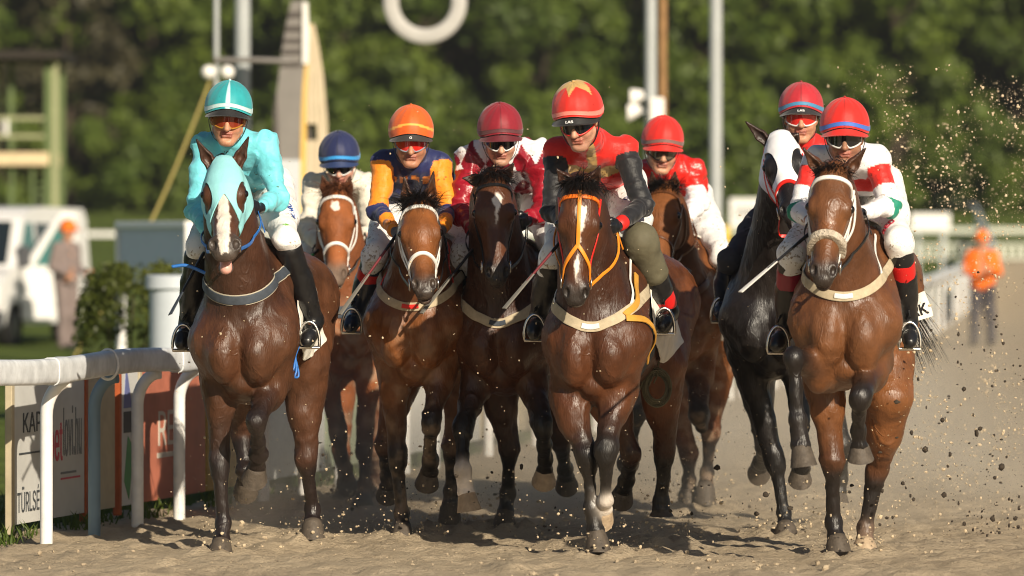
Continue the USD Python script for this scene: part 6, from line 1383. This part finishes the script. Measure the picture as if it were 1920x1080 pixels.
for row, (D, kinds, stp) in enumerate(((197, (6, 6, 1), 3.9), (201, (0, 1, 3, 5, 2), 4.1), (207, (0, 2, 4, 3, 2), 4.3), (216, (2, 4, 4, 3), 4.5), (230, (4, 4, 4), 3.7))):
    x = -21.5 - row * .6
    while x < 21.5 + row * .6: spots.append((kinds[rnd.randrange(len(kinds))], x + rnd.uniform(-.8, .8), D + rnd.uniform(-2, 2), rnd.uniform(0, 6.28), row)); x += stp * rnd.uniform(.75, 1.25)
first, said = {}, {}
MARK = [(0, 'at the left edge'), (95, 'behind the green stand'), (220, 'right of the stand'), (330, 'behind the slanting guy rope'), (440, 'above the turquoise rider'), (560, 'behind the finish marker'), (660, 'right of the finish marker'), (780, 'below the hanging ring'), (935, 'above the maroon rider'), (1088, 'above the red and black rider'),
        (1180, 'left of the two paired posts'), (1285, 'left of the lone lamp post'), (1400, 'right of the lone lamp post'), (1500, 'above the black horse'), (1600, 'above the white silked rider'), (1720, 'right of the white silked rider'), (1850, 'at the right edge')]
ROWN = ['front', 'second', 'third', 'fourth', 'last']
for k, x, y, a, row in spots:
    px = 960 + x * FPX / y; where = min(MARK, key=lambda m: abs(m[0] - px))[1]
    lb = f"{LOOK[k]} {where}, {ROWN[row]} row of trees"
    said[lb] = said.get(lb, 0) + 1
    if said[lb] == 2: lb = lb.replace(' ' + where, ' farther right ' + where)
    if k not in first: p = protos[k]; p.GetAttribute('xformOp:translate').Set(Gf.Vec3d(x, y, float(zg(y)))); first[k] = 1; tag(p, lb)
    else: dup(protos[k], (x, y, zg(y)), a, lb)

# ------------------------------------------------------------------ thrown sand and clods
mat('clod_dark', (.045, .036, .028), .95, .1, noise=.3, nscale=40.0); mat('clod_sand', (.46, .37, .25), .95, .1, noise=.2, nscale=40.0)
rng = np.random.default_rng(21)
def bits(n, px, py, D, r):
    ico = trimesh.creation.icosahedron() if n < 400 else trimesh.creation.icosphere(0); bv, bf = np.array(ico.vertices), np.array(ico.faces); V, F_ = [], []
    for k in range(n):
        s = r[k] * rng.uniform(.5, 1.4, 3); V.append(bv * s * rng.uniform(.7, 1.3, (len(bv), 1)) + at(px[k], py[k], D[k])); F_.append(bf + k * len(bv))
    return np.vstack(V), np.vstack(F_)
def spray(n, x0, x1, xp, y0, y1, yp, d0, d1): return x0 + (x1 - x0) * rng.power(xp, n), y0 + (y1 - y0) * rng.power(yp, n), rng.uniform(d0, d1, n)
n = 15000; a = list(spray(n, 1600, 1990, 1.4, 120, 1000, 1.0, 27.5, 36)); a[0] = a[0] + rng.normal(0, 40, n); kp = meshkit.noise(np.stack([a[0] / 60, a[1] / 60, 0 * a[0]], 1), 3) > rng.uniform(.2, .75, n); a = [q[kp] for q in a]; n = len(a[0]); tag(obj('flying_sand', bits(n, *a, .0015 + .0068 * rng.power(.16, n)), 'clod_sand', smooth=False), 'pale sand grains thrown up at the right of the field', 'sand', kind='stuff')
n = 1500; a = spray(n, 330, 1700, 1.0, 150, 1010, 2.2, 27.5, 33); tag(obj('scattered_grit', bits(n, *a, .0018 + .004 * rng.power(.35, n)), 'clod_sand', smooth=False), 'pale grit flying among the running horses', 'sand', kind='stuff')
n = 1500; a = list(spray(n, 1560, 1990, 1.6, 420, 1005, 2.2, 27.5, 31)); a[0] = a[0] + (1000 - a[1]) * .12; b = spray(n, 400, 1640, 1.0, 720, 1000, 2.6, 28.5, 34); a = [np.concatenate(q) for q in zip(a, b)]; kp = meshkit.fbm(np.stack([a[0] / 55, a[1] / 75, 0 * a[0]], 1), 2, 7) > rng.uniform(.36, .62, 2 * n); a = [q[kp] for q in a]; n2 = len(a[0])
tag(obj('flying_dirt', bits(n2, *a, .0016 + .0085 * rng.power(.16, n2)), 'clod_dark', smooth=False), 'dark crumbs of wet track kicked up around the hooves', 'dirt', kind='stuff')
for k in range(34):
    x_, y_, d_ = (rng.uniform(1640, 1915), 600 + 400 * rng.power(2.0), rng.uniform(27.6, 29.5)) if k < 24 else (rng.uniform(420, 1640), 800 + 190 * rng.power(1.5), rng.uniform(28.3, 31))
    c_ = at(x_, y_, d_)
    if c_[2] < .02: continue
    m_ = trimesh.creation.icosphere(1, 1.0); v = np.array(m_.vertices); v = v * (1 + .9 * (meshkit.noise(v * 1.7 + k, 3)[:, None] - .5)) * rng.uniform(.005, .014) * rng.uniform(.6, 1.4, 3)
    tag(obj('dirt_clod', (v + c_, np.array(m_.faces)), 'clod_dark', smooth=50), 'dark clod of track surface flying low behind the hooves', 'clod', 'clods kicked up by the horses')

# ------------------------------------------------------------------ dust hanging over the track behind the runners, and the evening air
usdkit.material(stage, '/World/Looks/dust', {'g': ('geometry', {}), 'n': ('noise_texture', {'scale': .9, 'detail': 4.0, 'roughness': .6}), 's': ('separate_xyz', {}), 'zr': ('map_range', {'from_min': 0.0, 'from_max': 1.2, 'to_min': 1.0, 'to_max': 0.0, 'clamp': True}),
    'nr': ('map_range', {'from_min': .38, 'from_max': .75, 'to_min': 0.0, 'to_max': .34, 'clamp': True}), 'm': ('math', {'math_type': 'multiply'}), 'v': ('principled_volume', {'color': (.92, .82, .66), 'anisotropy': .1})},
    [('g.position', 'n.vector'), ('g.position', 's.vector'), ('s.z', 'zr.value'), ('n.fac', 'nr.value'), ('zr.result', 'm.value1'), ('nr.result', 'm.value2'), ('m.value', 'v.density')], volume='v.volume')
tag(obj('dust_cloud', box(-1.6, 3.3, 30.6, 46, -.15, 1.25), 'dust', smooth=False), 'low drifting dust behind the running horses', 'dust', kind='stuff')
usdkit.material(stage, '/World/Looks/haze', {'v': ('principled_volume', {'color': (.88, .90, .92), 'density': .00016, 'anisotropy': .15})}, volume='v.volume')
tag(obj('haze', box(-175, 175, -45, 430, -1.2, 20.0), 'haze', smooth=False), kind='stuff', label='thin evening haze over the whole course')
# loose lumps lying on the track
n = 3600; px_, yy = rng.uniform(-120, 2040, n), 26.4 + 9.5 * rng.power(.8, n); xx = (px_ - 960) * yy / FPX; kp = (xx > RX(yy) + .05) & (meshkit.noise(np.stack([xx * 2.2, yy * 1.6, 0 * xx], 1), 6) > rng.uniform(.40, .9, n)); xx, yy = xx[kp], yy[kp]; n = len(xx)
ico = trimesh.creation.icosahedron(); bv, bf = np.array(ico.vertices), np.array(ico.faces); r_ = .003 + .013 * rng.power(.22, n); zz = zsand(xx, yy)
V = (bv[None] * (r_[:, None, None] * rng.uniform(.6, 1.4, (n, 1, 3)) * rng.uniform(.75, 1.25, (n, 12, 1))) + np.stack([xx, yy, zz + r_ * .1], 1)[:, None]).reshape(-1, 3)
tag(obj('loose_lumps', (V, (bf[None] + 12 * np.arange(n)[:, None, None]).reshape(-1, 3)), 'sand', smooth=False), 'small lumps of broken sand lying on the churned track', 'sand', kind='stuff')
# sand bursting from under each planted hoof
G_ = []
for k, p in enumerate(PLANTED):
    m = 170; a = rng.uniform(0, 2 * PI, m); e = rng.exponential(.10, m); up = rng.exponential(.07, m) * (1 + 1.5 * rng.random(m)); G_.append(np.stack([p[0] + np.cos(a) * (.06 + e), p[1] + .05 + np.sin(a) * (.06 + e) + up * .5, zg(p[1]) + .01 + up], 1))
G_ = np.vstack(G_); m = len(G_); r_ = .0016 + .0085 * rng.power(.22, m); V = (bv[None] * (r_[:, None, None] * rng.uniform(.6, 1.4, (m, 1, 3)) * rng.uniform(.75, 1.25, (m, 12, 1))) + G_[:, None]).reshape(-1, 3)
tag(obj('hoof_spray', (V, (bf[None] + 12 * np.arange(m)[:, None, None]).reshape(-1, 3)), 'clod_sand', smooth=False), 'sand spraying up round the hooves that touch the track', 'sand', kind='stuff')
